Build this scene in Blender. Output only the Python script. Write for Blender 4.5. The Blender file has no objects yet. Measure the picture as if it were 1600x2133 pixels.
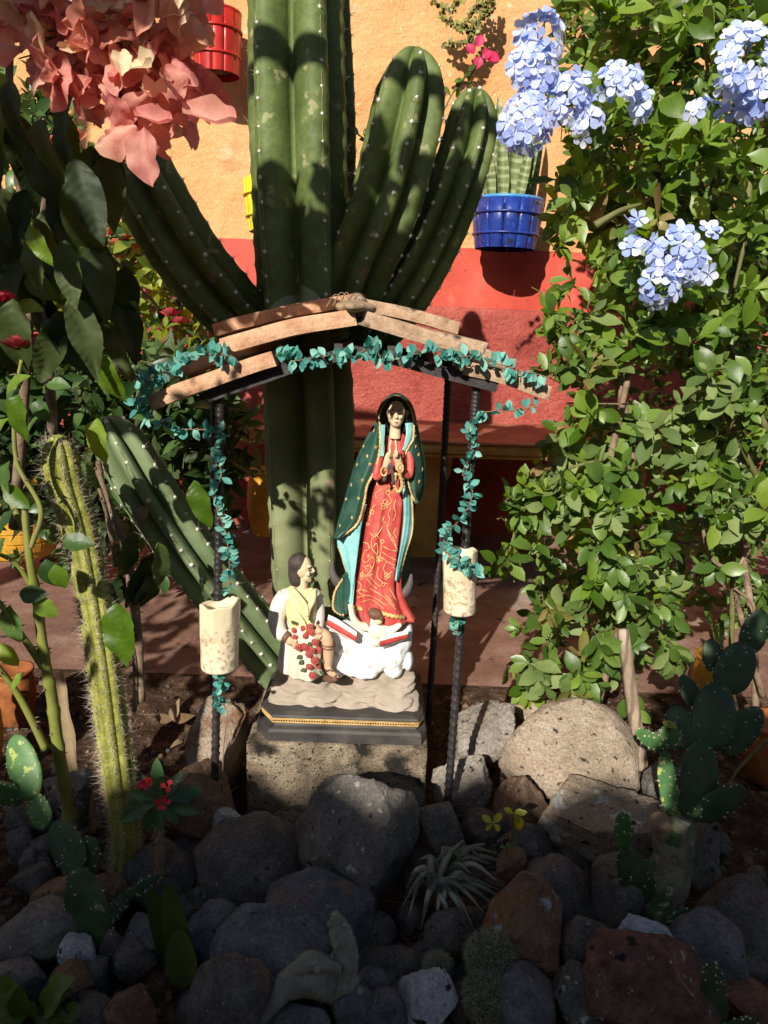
import bpy, math, random
import numpy as np
from mathutils import Vector, Matrix, noise
from mathutils.bvhtree import BVHTree
PI = math.pi
rnd = random.Random(7)
S = bpy.context.scene
COL = S.collection

# ---------------------------------------------------------------- camera, light, exposure
PITCH, ROLL, CAMZ, FPX = math.radians(14.0), math.radians(2.3), 1.0, 1602.0
cp, sp_, cr, sr = math.cos(PITCH), math.sin(PITCH), math.cos(ROLL), math.sin(ROLL)
FW = Vector((0, cp, -sp_)); R0 = Vector((1, 0, 0)); U0 = Vector((0, sp_, cp))
RT = R0 * cr + U0 * sr; UP = U0 * cr - R0 * sr
CAM = Vector((0, 0, CAMZ))
cd = bpy.data.cameras.new('camera'); cam = bpy.data.objects.new('camera', cd); COL.objects.link(cam)
cam.matrix_world = Matrix(((RT.x, UP.x, -FW.x, 0), (RT.y, UP.y, -FW.y, 0), (RT.z, UP.z, -FW.z, CAMZ), (0, 0, 0, 1)))
cd.sensor_fit = 'VERTICAL'; cd.sensor_height = 24; cd.lens = 24 * FPX / 2133.0
cd.clip_start = 0.02; cd.clip_end = 200
cd.dof.use_dof = True; cd.dof.focus_distance = 1.6; cd.dof.aperture_fstop = 11.0
S.camera = cam

SUN_EL, SUN_AZ = math.radians(29.0), math.radians(20.0)      # light travels towards +Y and +X
SD = Vector((math.sin(SUN_AZ) * math.cos(SUN_EL), math.cos(SUN_AZ) * math.cos(SUN_EL), -math.sin(SUN_EL)))
w = bpy.data.worlds.new('World'); S.world = w; w.use_nodes = True
nt = w.node_tree; bg = nt.nodes['Background']
sky = nt.nodes.new('ShaderNodeTexSky'); sky.sky_type = 'NISHITA'; sky.sun_disc = False
sky.sun_elevation = SUN_EL; sky.sun_rotation = PI + SUN_AZ
nt.links.new(sky.outputs[0], bg.inputs[0]); bg.inputs[1].default_value = 0.06
sl = bpy.data.lights.new('sun', 'SUN'); sl.energy = 5.0; sl.angle = math.radians(0.5); sl.color = (1, .93, .82)
so = bpy.data.objects.new('sun', sl); COL.objects.link(so)
so.rotation_euler = SD.to_track_quat('-Z', 'Y').to_euler(); so.location = (-2, -5, 6)
S.view_settings.view_transform = 'Standard'; S.view_settings.look = 'None'
S.view_settings.exposure = 0.35; S.view_settings.gamma = 1; S.view_settings.use_curve_mapping = False
S.cycles.max_bounces = 5; S.cycles.diffuse_bounces = 3; S.cycles.transmission_bounces = 3
S.cycles.caustics_reflective = False; S.cycles.caustics_refractive = False

def ray(px, py):
    return FW + RT * ((px - 800) / FPX) - UP * ((py - 1066.5) / FPX)
def at(px, py, Y):
    d = ray(px, py); return CAM + d * (Y / d.y)
def gnd(px, py, z=0.0):
    d = ray(px, py); return CAM + d * ((z - CAMZ) / d.z)
def pxm(px, py, Y):                       # metres per photo pixel there
    d = ray(px, py); return (Y / d.y) / FPX
def V3(a): return Vector(a)

# ---------------------------------------------------------------- object helpers
WL = {}
def link(o, parent=None, origin=None):
    COL.objects.link(o)
    if origin is None: origin = WL[parent.name] if parent else Vector((0, 0, 0))
    WL[o.name] = Vector(origin)
    if parent:
        o.parent = parent; o.location = Vector(origin) - WL[parent.name]
    else: o.location = origin
    return o
def thing(name, label, cat, loc, group=None):
    o = bpy.data.objects.new(name, None); o.empty_display_size = .05
    link(o, None, loc); o['label'] = label; o['category'] = cat
    if group: o['group'] = group
    return o
def tag(o, label=None, cat=None, group=None, kind=None):
    if label: o['label'] = label
    if cat: o['category'] = cat
    if group: o['group'] = group
    if kind: o['kind'] = kind
    return o
def mesh(name, vs, fs, mats, smooth=True, mi=None):
    me = bpy.data.meshes.new(name)
    me.from_pydata([tuple(v) for v in vs], [], [tuple(f) for f in fs])
    if not isinstance(mats, (list, tuple)): mats = [mats]
    for m in mats: me.materials.append(m)
    if smooth: me.polygons.foreach_set('use_smooth', [True] * len(me.polygons))
    if mi is not None: me.polygons.foreach_set('material_index', mi)
    me.update(); return me
def obj(name, vs, fs, mats, parent=None, origin=None, smooth=True, mi=None):
    """vertices in world space; the object's origin goes to origin or to its parent's"""
    if origin is None: origin = WL[parent.name] if parent else sum((Vector(v) for v in vs), Vector()) / len(vs)
    ox, oy, oz = origin
    me = mesh(name, [(v[0] - ox, v[1] - oy, v[2] - oz) for v in vs], fs, mats, smooth, mi)
    return link(bpy.data.objects.new(name, me), parent, origin)
def inst(name, me, M, parent):
    o = bpy.data.objects.new(name, me); COL.objects.link(o)
    WL[o.name] = M.translation.copy()
    o.parent = parent
    o.matrix_local = Matrix.Translation(-WL[parent.name]) @ M
    return o
class MB:                                  # collects shapes for one mesh
    def __init__(s): s.v = []; s.f = []; s.m = []
    def add(s, vs, fs, mi=0):
        b = len(s.v); s.v.extend(vs); s.f.extend([tuple(i + b for i in f) for f in fs]); s.m.extend([mi] * len(fs)); return s
    def obj(s, name, mats, parent=None, origin=None, smooth=True): return obj(name, s.v, s.f, mats, parent, origin, smooth, s.m)
def frames(pts):
    n = len(pts); T = []
    for i in range(n):
        t = (pts[min(i + 1, n - 1)] - pts[max(i - 1, 0)]); T.append(t.normalized() if t.length > 1e-9 else Vector((0, 0, 1)))
    a = Vector((0, -1, 0)) if abs(T[0].y) < .9 else Vector((1, 0, 0))
    N = [(a - T[0] * a.dot(T[0])).normalized()]
    for i in range(1, n):
        v = N[-1] - T[i] * N[-1].dot(T[i]); N.append(v.normalized())
    return T, N, [T[i].cross(N[i]) for i in range(n)]
def catmull(P, n):
    """n points along a smooth curve through P (lists/tuples/Vectors of any length)"""
    P = [np.array(tuple(p), float) for p in P]
    if len(P) == 2: return [P[0] + (P[1] - P[0]) * t for t in np.linspace(0, 1, n)]
    Q = [2 * P[0] - P[1]] + P + [2 * P[-1] - P[-2]]; out = []
    for t in np.linspace(0, len(P) - 1, n):
        i = min(int(t), len(P) - 2); u = t - i; a, b, c, d = Q[i:i + 4]
        out.append(.5 * ((2 * b) + (c - a) * u + (2 * a - 5 * b + 4 * c - d) * u * u + (3 * b - a - 3 * c + d) * u ** 3))
    return out
def vcat(P, n): return [Vector(p) for p in catmull(P, n)]
def tube(pts, rad, k=8, cap=True, rf=None, sq=1.0):
    """pts: Vectors; rad: number or list; rf(i, phi) scales the radius"""
    T, N, B = frames(pts); vs = []; fs = []
    for i, p in enumerate(pts):
        r = rad[i] if hasattr(rad, '__len__') else rad
        for j in range(k):
            a = 2 * PI * j / k; q = r * (rf(i, a) if rf else 1)
            vs.append(p + N[i] * (math.cos(a) * q * sq) + B[i] * (math.sin(a) * q))
    for i in range(len(pts) - 1):
        for j in range(k):
            a = i * k + j; b = i * k + (j + 1) % k; fs.append((a, b, b + k, a + k))
    if cap:
        fs.append(tuple(range(k - 1, -1, -1))); fs.append(tuple((len(pts) - 1) * k + j for j in range(k)))
    return vs, fs
def box(c, s, R=None):
    vs = []
    for z in (-1, 1):
        for x, y in ((-1, -1), (1, -1), (1, 1), (-1, 1)):
            v = Vector((x * s[0] / 2, y * s[1] / 2, z * s[2] / 2)); vs.append((R @ v if R else v) + Vector(c))
    return vs, [(3, 2, 1, 0), (4, 5, 6, 7), (0, 1, 5, 4), (1, 2, 6, 5), (2, 3, 7, 6), (3, 0, 4, 7)]
def ell(c, r, nu=12, nv=8, R=None):
    vs = []; fs = []; c = Vector(c)
    if not hasattr(r, '__len__'): r = (r, r, r)
    for i in range(nv + 1):
        t = PI * i / nv
        for j in range(nu):
            a = 2 * PI * j / nu
            v = Vector((math.sin(t) * math.cos(a) * r[0], math.sin(t) * math.sin(a) * r[1], math.cos(t) * r[2]))
            vs.append((R @ v if R else v) + c)
    for i in range(nv):
        for j in range(nu):
            a = i * nu + j; b = i * nu + (j + 1) % nu
            fs.append((a, a + nu, b + nu, b))
    return vs, fs
def sheet(rows, nu=24, nv=24, thick=.003, wave=None):
    """a draped sheet through a control net of world points, given real thickness"""
    g = [catmull(r, nu) for r in rows]
    cols = [catmull([g[i][j] for i in range(len(g))], nv) for j in range(nu)]
    P = [[Vector(cols[j][i]) for j in range(nu)] for i in range(nv)]
    if wave:
        for i in range(nv):
            for j in range(nu): P[i][j] = P[i][j] + wave(i / (nv - 1), j / (nu - 1))
    Nn = [[None] * nu for _ in range(nv)]
    for i in range(nv):
        for j in range(nu):
            a = P[i][min(j + 1, nu - 1)] - P[i][max(j - 1, 0)]; b = P[min(i + 1, nv - 1)][j] - P[max(i - 1, 0)][j]
            n = a.cross(b); n = n.normalized() if n.length > 1e-12 else Vector((0, -1, 0))
            if n.y > 0: n = -n
            Nn[i][j] = n
    vs = [P[i][j] for i in range(nv) for j in range(nu)] + [P[i][j] - Nn[i][j] * thick for i in range(nv) for j in range(nu)]
    M = nu * nv; fs = []
    for i in range(nv - 1):
        for j in range(nu - 1):
            a = i * nu + j; fs.append((a, a + 1, a + nu + 1, a + nu)); fs.append((a + M, a + nu + M, a + nu + 1 + M, a + 1 + M))
    for j in range(nu - 1):
        fs.append((j, j + M, j + 1 + M, j + 1)); a = (nv - 1) * nu + j; fs.append((a, a + 1, a + 1 + M, a + M))
    for i in range(nv - 1):
        a = i * nu; fs.append((a, a + nu, a + nu + M, a + M)); a += nu - 1; fs.append((a, a + M, a + nu + M, a + nu))
    return vs, fs, P
def fuse(o, vox=.002, smooth=2, dec=None):
    """melts overlapping shapes of one mesh into a single continuous surface"""
    m = o.modifiers.new('r', 'REMESH'); m.mode = 'VOXEL'; m.voxel_size = vox; m.use_smooth_shade = True
    if smooth:
        s = o.modifiers.new('s', 'SMOOTH'); s.iterations = smooth; s.factor = .5
    dg = bpy.context.evaluated_depsgraph_get()
    me = bpy.data.meshes.new_from_object(o.evaluated_get(dg)); old = o.data; o.modifiers.clear(); o.data = me
    me.materials.clear()
    for mm in old.materials: me.materials.append(mm)
    me.polygons.foreach_set('use_smooth', [True] * len(me.polygons)); me.update()
    return o
def bvh(*objs):
    vs = []; fs = []
    for o in objs:
        b = len(vs); w_ = WL[o.name]; vs += [v.co + w_ for v in o.data.vertices]; fs += [tuple(i + b for i in p.vertices) for p in o.data.polygons]
    return BVHTree.FromPolygons(vs, fs)
def onto(tree, px, py, lift=0.0, Y=None):
    d = ray(px, py).normalized(); h = tree.ray_cast(CAM, d)
    if h[0] is None: return (at(px, py, Y), Vector((0, -1, 0))) if Y else (None, None)
    n = h[1] if h[1].dot(d) < 0 else -h[1]
    return h[0] + n * lift, n
def basis(p, d, n, s=1.0, sx=None):
    """matrix: local Y along d, local Z near n"""
    y = Vector(d).normalized(); x = y.cross(Vector(n))
    if x.length < 1e-5: x = y.cross(Vector((.3, .5, .8)))
    x.normalize(); z = x.cross(y)
    sz = sx or s; sx = sx or s
    return Matrix(((x.x * sx, y.x * s, z.x * sz, p[0]), (x.y * sx, y.y * s, z.y * sz, p[1]), (x.z * sx, y.z * s, z.z * sz, p[2]), (0, 0, 0, 1)))
def rv(r=None):
    r = r or rnd
    while True:
        v = Vector((r.uniform(-1, 1), r.uniform(-1, 1), r.uniform(-1, 1)))
        if .05 < v.length < 1: return v.normalized()
def joined(name, me, Ms, mats, parent, origin=None, kind=None):
    """many copies of one small mesh joined into one object (numpy)"""
    n = len(me.vertices); co = np.empty(n * 3); me.vertices.foreach_get('co', co); co = co.reshape(-1, 3)
    A = np.array([[list(r) for r in M] for M in Ms])
    W = np.einsum('kij,nj->kni', A[:, :3, :3], co) + A[:, None, :3, 3]
    o_ = np.array(origin if origin is not None else WL[parent.name]); W = (W - o_).reshape(-1, 3)
    polys = [tuple(p.vertices) for p in me.polygons]
    lens = np.array([len(p) for p in polys]); idx = np.array([i for p in polys for i in p])
    K = len(Ms); allidx = (idx[None] + (np.arange(K) * n)[:, None]).ravel(); ll = np.tile(lens, K)
    m2 = bpy.data.meshes.new(name); m2.vertices.add(len(W)); m2.vertices.foreach_set('co', W.ravel())
    m2.loops.add(len(allidx)); m2.loops.foreach_set('vertex_index', allidx.astype(np.int32))
    m2.polygons.add(len(ll)); m2.polygons.foreach_set('loop_start', np.concatenate([[0], np.cumsum(ll)[:-1]]).astype(np.int32))
    m2.polygons.foreach_set('loop_total', ll.astype(np.int32))
    m2.polygons.foreach_set('use_smooth', [True] * len(ll))
    for m in (mats if isinstance(mats, (list, tuple)) else [mats]): m2.materials.append(m)
    m2.update(calc_edges=True); m2.validate()
    o = link(bpy.data.objects.new(name, m2), parent, origin)
    if kind: o['kind'] = kind
    return o

# ---------------------------------------------------------------- materials
def srgb(r, g, b):
    f = lambda c: (c / 12.92 if c <= .04045 else ((c + .055) / 1.055) ** 2.4)
    return (f(r / 255), f(g / 255), f(b / 255))
def mat(name, cols, rough=.6, scale=8, detail=6, bump=0, bscale=60, bump2=0, b2scale=8, spec=.4, trans=0, isl=0, stops=None, metal=0,
        dist=0.0, coat=0, spots=None, subs=0, stripes=None, bdist=.002, grain=0, gscale=180):
    """procedural: noise through a ramp of cols; isl mixes in a per-piece random; spots=(colour, scale, threshold, soft)"""
    m = bpy.data.materials.new(name); m.use_nodes = True; t = m.node_tree; N = t.nodes; L = t.links
    P = N['Principled BSDF']; tc = N.new('ShaderNodeTexCoord')
    no = N.new('ShaderNodeTexNoise'); no.inputs['Scale'].default_value = scale; no.inputs['Detail'].default_value = detail
    no.inputs['Roughness'].default_value = .6; no.inputs['Distortion'].default_value = dist
    L.new(tc.outputs['Object'], no.inputs['Vector'])
    rp = N.new('ShaderNodeValToRGB'); e = rp.color_ramp.elements
    stops = stops or [.3 + .4 * i / max(1, len(cols) - 1) for i in range(len(cols))]
    while len(e) < len(cols): e.new(.5)
    if len(cols) == 1: e.remove(e[1])
    for i, c in enumerate(cols): e[i].position = stops[i]; e[i].color = (*c, 1)
    fac = no.outputs['Fac']
    if isl:
        ge = N.new('ShaderNodeNewGeometry'); oi = N.new('ShaderNodeObjectInfo')
        a = N.new('ShaderNodeMath'); a.operation = 'ADD'; L.new(ge.outputs['Random Per Island'], a.inputs[0]); L.new(oi.outputs['Random'], a.inputs[1])
        fr = N.new('ShaderNodeMath'); fr.operation = 'FRACT'; L.new(a.outputs[0], fr.inputs[0])
        mx = N.new('ShaderNodeMix'); mx.inputs[0].default_value = isl; L.new(fac, mx.inputs[2]); L.new(fr.outputs[0], mx.inputs[3]); fac = mx.outputs[0]
    L.new(fac, rp.inputs[0]); col = rp.outputs[0]
    if stripes:
        sc, c2, th, ax = stripes
        wv = N.new('ShaderNodeTexWave'); wv.inputs['Scale'].default_value = sc; wv.inputs['Distortion'].default_value = 3; wv.bands_direction = ax
        wv.inputs['Detail'].default_value = 2
        L.new(tc.outputs['Object'], wv.inputs['Vector'])
        mr = N.new('ShaderNodeMapRange'); mr.inputs[1].default_value = th; mr.inputs[2].default_value = th + .25; L.new(wv.outputs['Fac'], mr.inputs[0])
        m4 = N.new('ShaderNodeMix'); m4.data_type = 'RGBA'; L.new(mr.outputs[0], m4.inputs[0]); L.new(col, m4.inputs[6]); m4.inputs[7].default_value = (*c2, 1); col = m4.outputs[2]
    for spt in (spots or []):
        c2, sc, th, sf = spt
        n2 = N.new('ShaderNodeTexNoise'); n2.inputs['Scale'].default_value = sc; n2.inputs['Detail'].default_value = 5
        L.new(tc.outputs['Object'], n2.inputs['Vector'])
        mr = N.new('ShaderNodeMapRange'); mr.inputs[1].default_value = th; mr.inputs[2].default_value = th + sf; L.new(n2.outputs['Fac'], mr.inputs[0])
        m3 = N.new('ShaderNodeMix'); m3.data_type = 'RGBA'; L.new(mr.outputs[0], m3.inputs[0]); L.new(col, m3.inputs[6]); m3.inputs[7].default_value = (*c2, 1); col = m3.outputs[2]
    if grain:
        n5 = N.new('ShaderNodeTexNoise'); n5.inputs['Scale'].default_value = gscale; n5.inputs['Detail'].default_value = 6; n5.inputs['Roughness'].default_value = .75
        L.new(tc.outputs['Object'], n5.inputs['Vector'])
        mr = N.new('ShaderNodeMapRange'); mr.inputs[1].default_value = .32; mr.inputs[2].default_value = .68; mr.inputs[3].default_value = 1 - grain; mr.inputs[4].default_value = 1 + grain; L.new(n5.outputs['Fac'], mr.inputs[0])
        m6 = N.new('ShaderNodeVectorMath'); m6.operation = 'SCALE'; L.new(col, m6.inputs[0]); L.new(mr.outputs[0], m6.inputs['Scale']); col = m6.outputs[0]
    L.new(col, P.inputs['Base Color']); P.inputs['Roughness'].default_value = rough
    P.inputs['Specular IOR Level'].default_value = spec; P.inputs['Metallic'].default_value = metal
    if coat: P.inputs['Coat Weight'].default_value = coat; P.inputs['Coat Roughness'].default_value = .25
    if subs: P.inputs['Subsurface Weight'].default_value = subs; P.inputs['Subsurface Radius'].default_value = (.02, .012, .006); P.inputs['Subsurface Scale'].default_value = .5
    last = None
    for bs, sc, dd in ((bump2, b2scale, bdist * 4), (bump, bscale, bdist)):
        if not bs: continue
        nb = N.new('ShaderNodeTexNoise'); nb.inputs['Scale'].default_value = sc; nb.inputs['Detail'].default_value = 8; nb.inputs['Roughness'].default_value = .65
        L.new(tc.outputs['Object'], nb.inputs['Vector'])
        b = N.new('ShaderNodeBump'); b.inputs['Strength'].default_value = bs; b.inputs['Distance'].default_value = dd
        L.new(nb.outputs['Fac'], b.inputs['Height'])
        if last: L.new(last, b.inputs['Normal'])
        last = b.outputs[0]
    if last: L.new(last, P.inputs['Normal'])
    if trans:
        tr = N.new('ShaderNodeBsdfTranslucent'); hs = N.new('ShaderNodeHueSaturation'); hs.inputs['Saturation'].default_value = 1.15; hs.inputs['Value'].default_value = 1.7
        hs.inputs['Hue'].default_value = .49
        L.new(col, hs.inputs['Color']); L.new(hs.outputs[0], tr.inputs[0])
        ms = N.new('ShaderNodeMixShader'); ms.inputs[0].default_value = trans
        L.new(P.outputs[0], ms.inputs[1]); L.new(tr.outputs[0], ms.inputs[2]); L.new(ms.outputs[0], N['Material Output'].inputs[0])
    return m
# ---------------------------------------------------------------- setting: wall, patio, bed, added shade caster behind the camera
WALLY = 3.7
M_orange = mat('orange stucco', [(.55, .26, .10), (.69, .37, .16), (.74, .43, .21)], .85, 2.2, 8, 1.0, 55, .8, 14, spec=.2, bdist=.005,
               spots=[((.46, .16, .08), 2.2, .60, .12), ((.80, .55, .36), 5, .62, .1), ((.30, .13, .07), 70, .69, .03), ((.80, .58, .38), 30, .66, .05)], grain=.18, gscale=90)
M_redband = mat('smooth red paint', [(.42, .045, .026), (.54, .075, .045), (.58, .13, .09)], .55, 3, 8, .25, 30, .3, 6, spec=.35,
                spots=[((.62, .22, .15), 5, .62, .12), ((.30, .02, .012), 40, .66, .06)], grain=.12)
M_reddado = mat('rough red paint', [(.32, .062, .048), (.46, .100, .078), (.54, .155, .12)], .85, 5, 9, 1.0, 85, 1.0, 38, spec=.25, bdist=.006, grain=.3, gscale=110)
M_patio = mat('worn red patio concrete', [(.15, .075, .052), (.24, .13, .095), (.34, .22, .17)], .85, 6, 9, .8, 80, .5, 12, grain=.3, gscale=120,
              spots=[((.38, .30, .24), 2.5, .58, .1), ((.06, .035, .03), 9, .66, .05)])
M_soil = mat('dry brown soil', [(.035, .020, .013), (.085, .050, .032), (.19, .125, .082)], .95, 25, 9, 1.0, 120, .8, 35, spec=.1, bdist=.006, grain=.6, gscale=200)
M_kerb = mat('dark mortar kerb', [(.045, .028, .02), (.10, .06, .045)], .9, 14, 8, .8, 60)

def grid(x0, x1, y0, y1, nx, ny, f):
    vs = [f(x0 + (x1 - x0) * i / nx, y0 + (y1 - y0) * j / ny) for j in range(ny + 1) for i in range(nx + 1)]
    fs = [(j * (nx + 1) + i, j * (nx + 1) + i + 1, (j + 1) * (nx + 1) + i + 1, (j + 1) * (nx + 1) + i) for j in range(ny) for i in range(nx)]
    return vs, fs
def n3(x, y, z): return noise.noise(Vector((x, y, z)))

zr = at(980, 517, WALLY).z; zd = at(980, 640, WALLY - .06).z          # red line, top of the rough dado
wall = thing('garden_wall', 'orange stucco wall with a red painted lower band behind the cactus', 'wall', (0, WALLY, 0))
v, f = grid(-3.2, 3.4, zr, 4.2, 300, 120, lambda x, z: Vector((x, WALLY + .008 * n3(x * 3, z * 3, 1) + .005 * n3(x * 14, z * 14, 4) + .0035 * n3(x * 34, z * 34, 8), z)))
obj('upper_plaster', v, f, M_orange, wall)
v, f = grid(-3.2, 3.4, zd, zr, 160, 12, lambda x, z: Vector((x, WALLY - .006 + .004 * n3(x * 4, z * 4, 2), z + (.006 * n3(x * 6, 0, 3) if z > zr - .02 else 0))))
obj('red_band', v, f, M_redband, wall)
def dado(x, z):
    top = zd - z; y = WALLY - .06 + .004 * n3(x * 5, z * 5, 9) + .003 * n3(x * 40, z * 40, 9)
    if top < .03: y = WALLY - .06 + (.03 - top) ** 2 * 30 + .002 * n3(x * 30, z, 3)
    return Vector((x, y, z))
v, f = grid(-3.2, 3.4, -.05, zd - .0, 330, 60, dado)
b = MB().add(v, f); b.add(*grid(-3.2, 3.4, WALLY - .034, WALLY + .01, 60, 1, lambda x, y: Vector((x, y, zd - .0005))))
b.obj('rough_dado', M_reddado, wall)
v, f = box((0.1, WALLY + .16, 2.0), (6.6, .25, 4.4)); obj('masonry_core', v, f, M_orange, wall, smooth=False)

def patio(x, y): return Vector((x, y, .006 * n3(x * 1.5, y * 1.5, 0) + .002 * n3(x * 9, y * 9, 0)))
v, f = grid(-3.5, 3.6, 1.98, WALLY, 140, 40, patio); tag(obj('patio_floor', v, f, M_patio, origin=(0, 2.9, 0)), kind='structure')
v, f = grid(-14, 14, -12, 0.2, 20, 20, lambda x, y: Vector((x, y, -.03)))
b = MB().add(v, f); b.add(*grid(-14, -3.5, .2, 14, 8, 8, lambda x, y: Vector((x, y, -.03)))); b.add(*grid(3.6, 14, .2, 14, 8, 8, lambda x, y: Vector((x, y, -.03))))
b.add(*grid(-3.5, 3.6, WALLY + .2, 14, 4, 8, lambda x, y: Vector((x, y, -.03))))
tag(b.obj('ground', M_patio, origin=(0, 0, 0)), kind='structure')
def soilz(x, y):
    e = min(1, max(0, (2.0 - y) / .1))
    return -.035 + .040 * max(0, (y - 1.75) / .25) + (.03 * n3(x * 3, y * 3, 5) + .018 * n3(x * 11, y * 11, 2) + .010 * n3(x * 38, y * 38, 7) + .006 * n3(x * 90, y * 90, 3)) * e
v, f = grid(-2.2, 2.2, .2, 2.0, 260, 150, lambda x, y: Vector((x, y, soilz(x, y))))
tag(obj('garden_soil', v, f, M_soil, origin=(0, 1.2, 0)), kind='structure')
# thin uneven mortar edge between bed and patio
b = MB()
for i in range(120):
    x = -2.2 + 4.4 * i / 119
    b.add([Vector((x, yy, zz)) + Vector((0, .03 * n3(x * 5, 0, 1) + .012 * n3(x * 17, 0, 2), .008 * n3(x * 12, yy * 5, 1))) for yy, zz in ((1.95, -.07), (1.965, -.02), (1.985, -.004), (2.03, -.02))], [])
b.f = [(i * 4 + j, i * 4 + j + 1, i * 4 + j + 5, i * 4 + j + 4) for i in range(119) for j in range(3)]; b.m = [0] * len(b.f)
tag(b.obj('bed_kerb', M_kerb), kind='structure')

# added, unseen building behind the camera; eave height set to shade the foreground stones
M_plaster = mat('whitewashed plaster', [(.5, .46, .40), (.6, .56, .48)], .85, 3, 6, .4, 30)
M_rooft = mat('clay roof tile', [(.24, .09, .05), (.36, .15, .08)], .8, 6, 6, .4, 30)
ed = gnd(700, 1775, .05); HY = -4.0
ez = .05 + (ed.y - HY) * math.tan(SUN_EL) / math.cos(SUN_AZ)
hs = thing('added_house', 'added unseen building with a tiled eave that shades the foreground', 'added_house', (0, HY - .5, 0))
v, f = box((0, HY - 2.0, (ez - .15) / 2), (16, 2.8, ez - .15)); obj('wall', v, f, M_plaster, hs, smooth=False)
b = MB()
for i in range(60):
    x = -8 + 16 * i / 60 + .13
    p = [Vector((x, HY + .03 * n3(i, 0, 0) - 3.2 * t, ez + .02 * n3(i, 2, 0) + 1.0 * t)) for t in (0, .25, .5, .75, 1)]
    b.add(*tube(p, .15, 8))
b.obj('roof', M_rooft, hs)
# ---------------------------------------------------------------- block, shrine frame, roof slabs, candles
M_block = mat('rough concrete block', [(.15, .12, .085), (.33, .26, .18), (.50, .42, .30)], .95, 22, 9, 1.0, 220, .9, 60, spec=.15, bdist=.005, grain=.5, gscale=240,
              spots=[((.035, .03, .027), 9, .58, .07), ((.5, .44, .34), 18, .64, .06), ((.02, .018, .016), 150, .62, .04)])
M_clay = mat('sun-bleached clay slab', [(.40, .20, .115), (.60, .35, .21), (.70, .47, .31)], .85, 26, 8, .8, 260, .4, 60, spec=.2, bdist=.002, grain=.18, gscale=260,
             spots=[((.16, .10, .07), 26, .60, .12)])
M_clayd = mat('grey weathered clay slab', [(.27, .18, .11), (.47, .32, .21), (.57, .43, .30)], .9, 26, 8, .8, 260, .4, 60, spec=.2, bdist=.002, grain=.2, gscale=260,
              spots=[((.06, .045, .035), 26, .54, .12)])
M_iron = mat('blackened iron', [(.012, .011, .012), (.03, .026, .026), (.06, .045, .04)], .5, 40, 6, .5, 150, spec=.5)
M_mortar = mat('pale rough mortar', [(.30, .20, .12), (.5, .36, .24)], .9, 20, 8, 1, 80, .6, 25)
M_wax = mat('cream wax', [(.62, .50, .32), (.74, .64, .44), (.80, .72, .54)], .5, 9, 6, .15, 40, spec=.4, subs=.15)
M_waxd = mat('cream wax with brown dirt veins', [(.62, .50, .33), (.74, .64, .45), (.80, .72, .54)], .55, 9, 6, .3, 60, spec=.35, subs=.1,
             spots=[((.50, .36, .22), 130, .53, .09), ((.32, .23, .15), 30, .57, .12)])
M_teal = mat('turquoise silk leaf', [(.05, .22, .19), (.10, .36, .31), (.24, .50, .42)], .6, 30, 3, isl=.7, trans=.2, spec=.3)
M_twine = mat('brown twine', [(.16, .10, .06), (.28, .19, .12)], .9, 60)

FY = 1.42                                    # front face of the block
def rough_box(cx0, cx1, y0, y1, z0, z1, n, amp, seed=0, tilt=None):
    vs = []; fs = []; key = {}
    nx, ny, nz = n
    def vid(i, j, k):
        if (i, j, k) in key: return key[(i, j, k)]
        x = cx0 + (cx1 - cx0) * i / nx; y = y0 + (y1 - y0) * j / ny; z = z0 + (z1 - z0) * k / nz
        ed = sum((a in (0, m)) for a, m in ((i, nx), (j, ny), (k, nz)))
        c = Vector(((cx0 + cx1) / 2, (y0 + y1) / 2, (z0 + z1) / 2)); p = Vector((x, y, z))
        d = amp * (n3(x * 14 + seed, y * 14, z * 14) + .6 * n3(x * 45, y * 45 + seed, z * 45) + .4 * n3(x * 120, y * 120 + seed, z * 120))
        if ed >= 2: d -= amp * (.9 + .9 * abs(n3(x * 30, y * 30, z * 30 + seed)))
        q = p + (p - c).normalized() * d
        key[(i, j, k)] = len(vs); vs.append(q); return len(vs) - 1
    for i in range(nx):
        for j in range(ny):
            fs.append((vid(i, j, nz), vid(i + 1, j, nz), vid(i + 1, j + 1, nz), vid(i, j + 1, nz)))
            fs.append((vid(i, j, 0), vid(i, j + 1, 0), vid(i + 1, j + 1, 0), vid(i + 1, j, 0)))
    for i in range(nx):
        for k in range(nz):
            fs.append((vid(i, 0, k), vid(i + 1, 0, k), vid(i + 1, 0, k + 1), vid(i, 0, k + 1)))
            fs.append((vid(i, ny, k), vid(i, ny, k + 1), vid(i + 1, ny, k + 1), vid(i + 1, ny, k)))
    for j in range(ny):
        for k in range(nz):
            fs.append((vid(0, j, k), vid(0, j, k + 1), vid(0, j + 1, k + 1), vid(0, j + 1, k)))
            fs.append((vid(nx, j, k), vid(nx, j + 1, k), vid(nx, j + 1, k + 1), vid(nx, j, k + 1)))
    return vs, fs
bl = at(512, 1552, FY); br = at(892, 1552, FY); BZ = (bl.z + br.z) / 2
v, f = rough_box(bl.x, br.x, FY, FY + .30, -.06, BZ, (70, 40, 36), .0022)
tag(obj('concrete_block', v, f, M_block), 'rough pitted concrete block carrying the painted statue', 'block')

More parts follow.
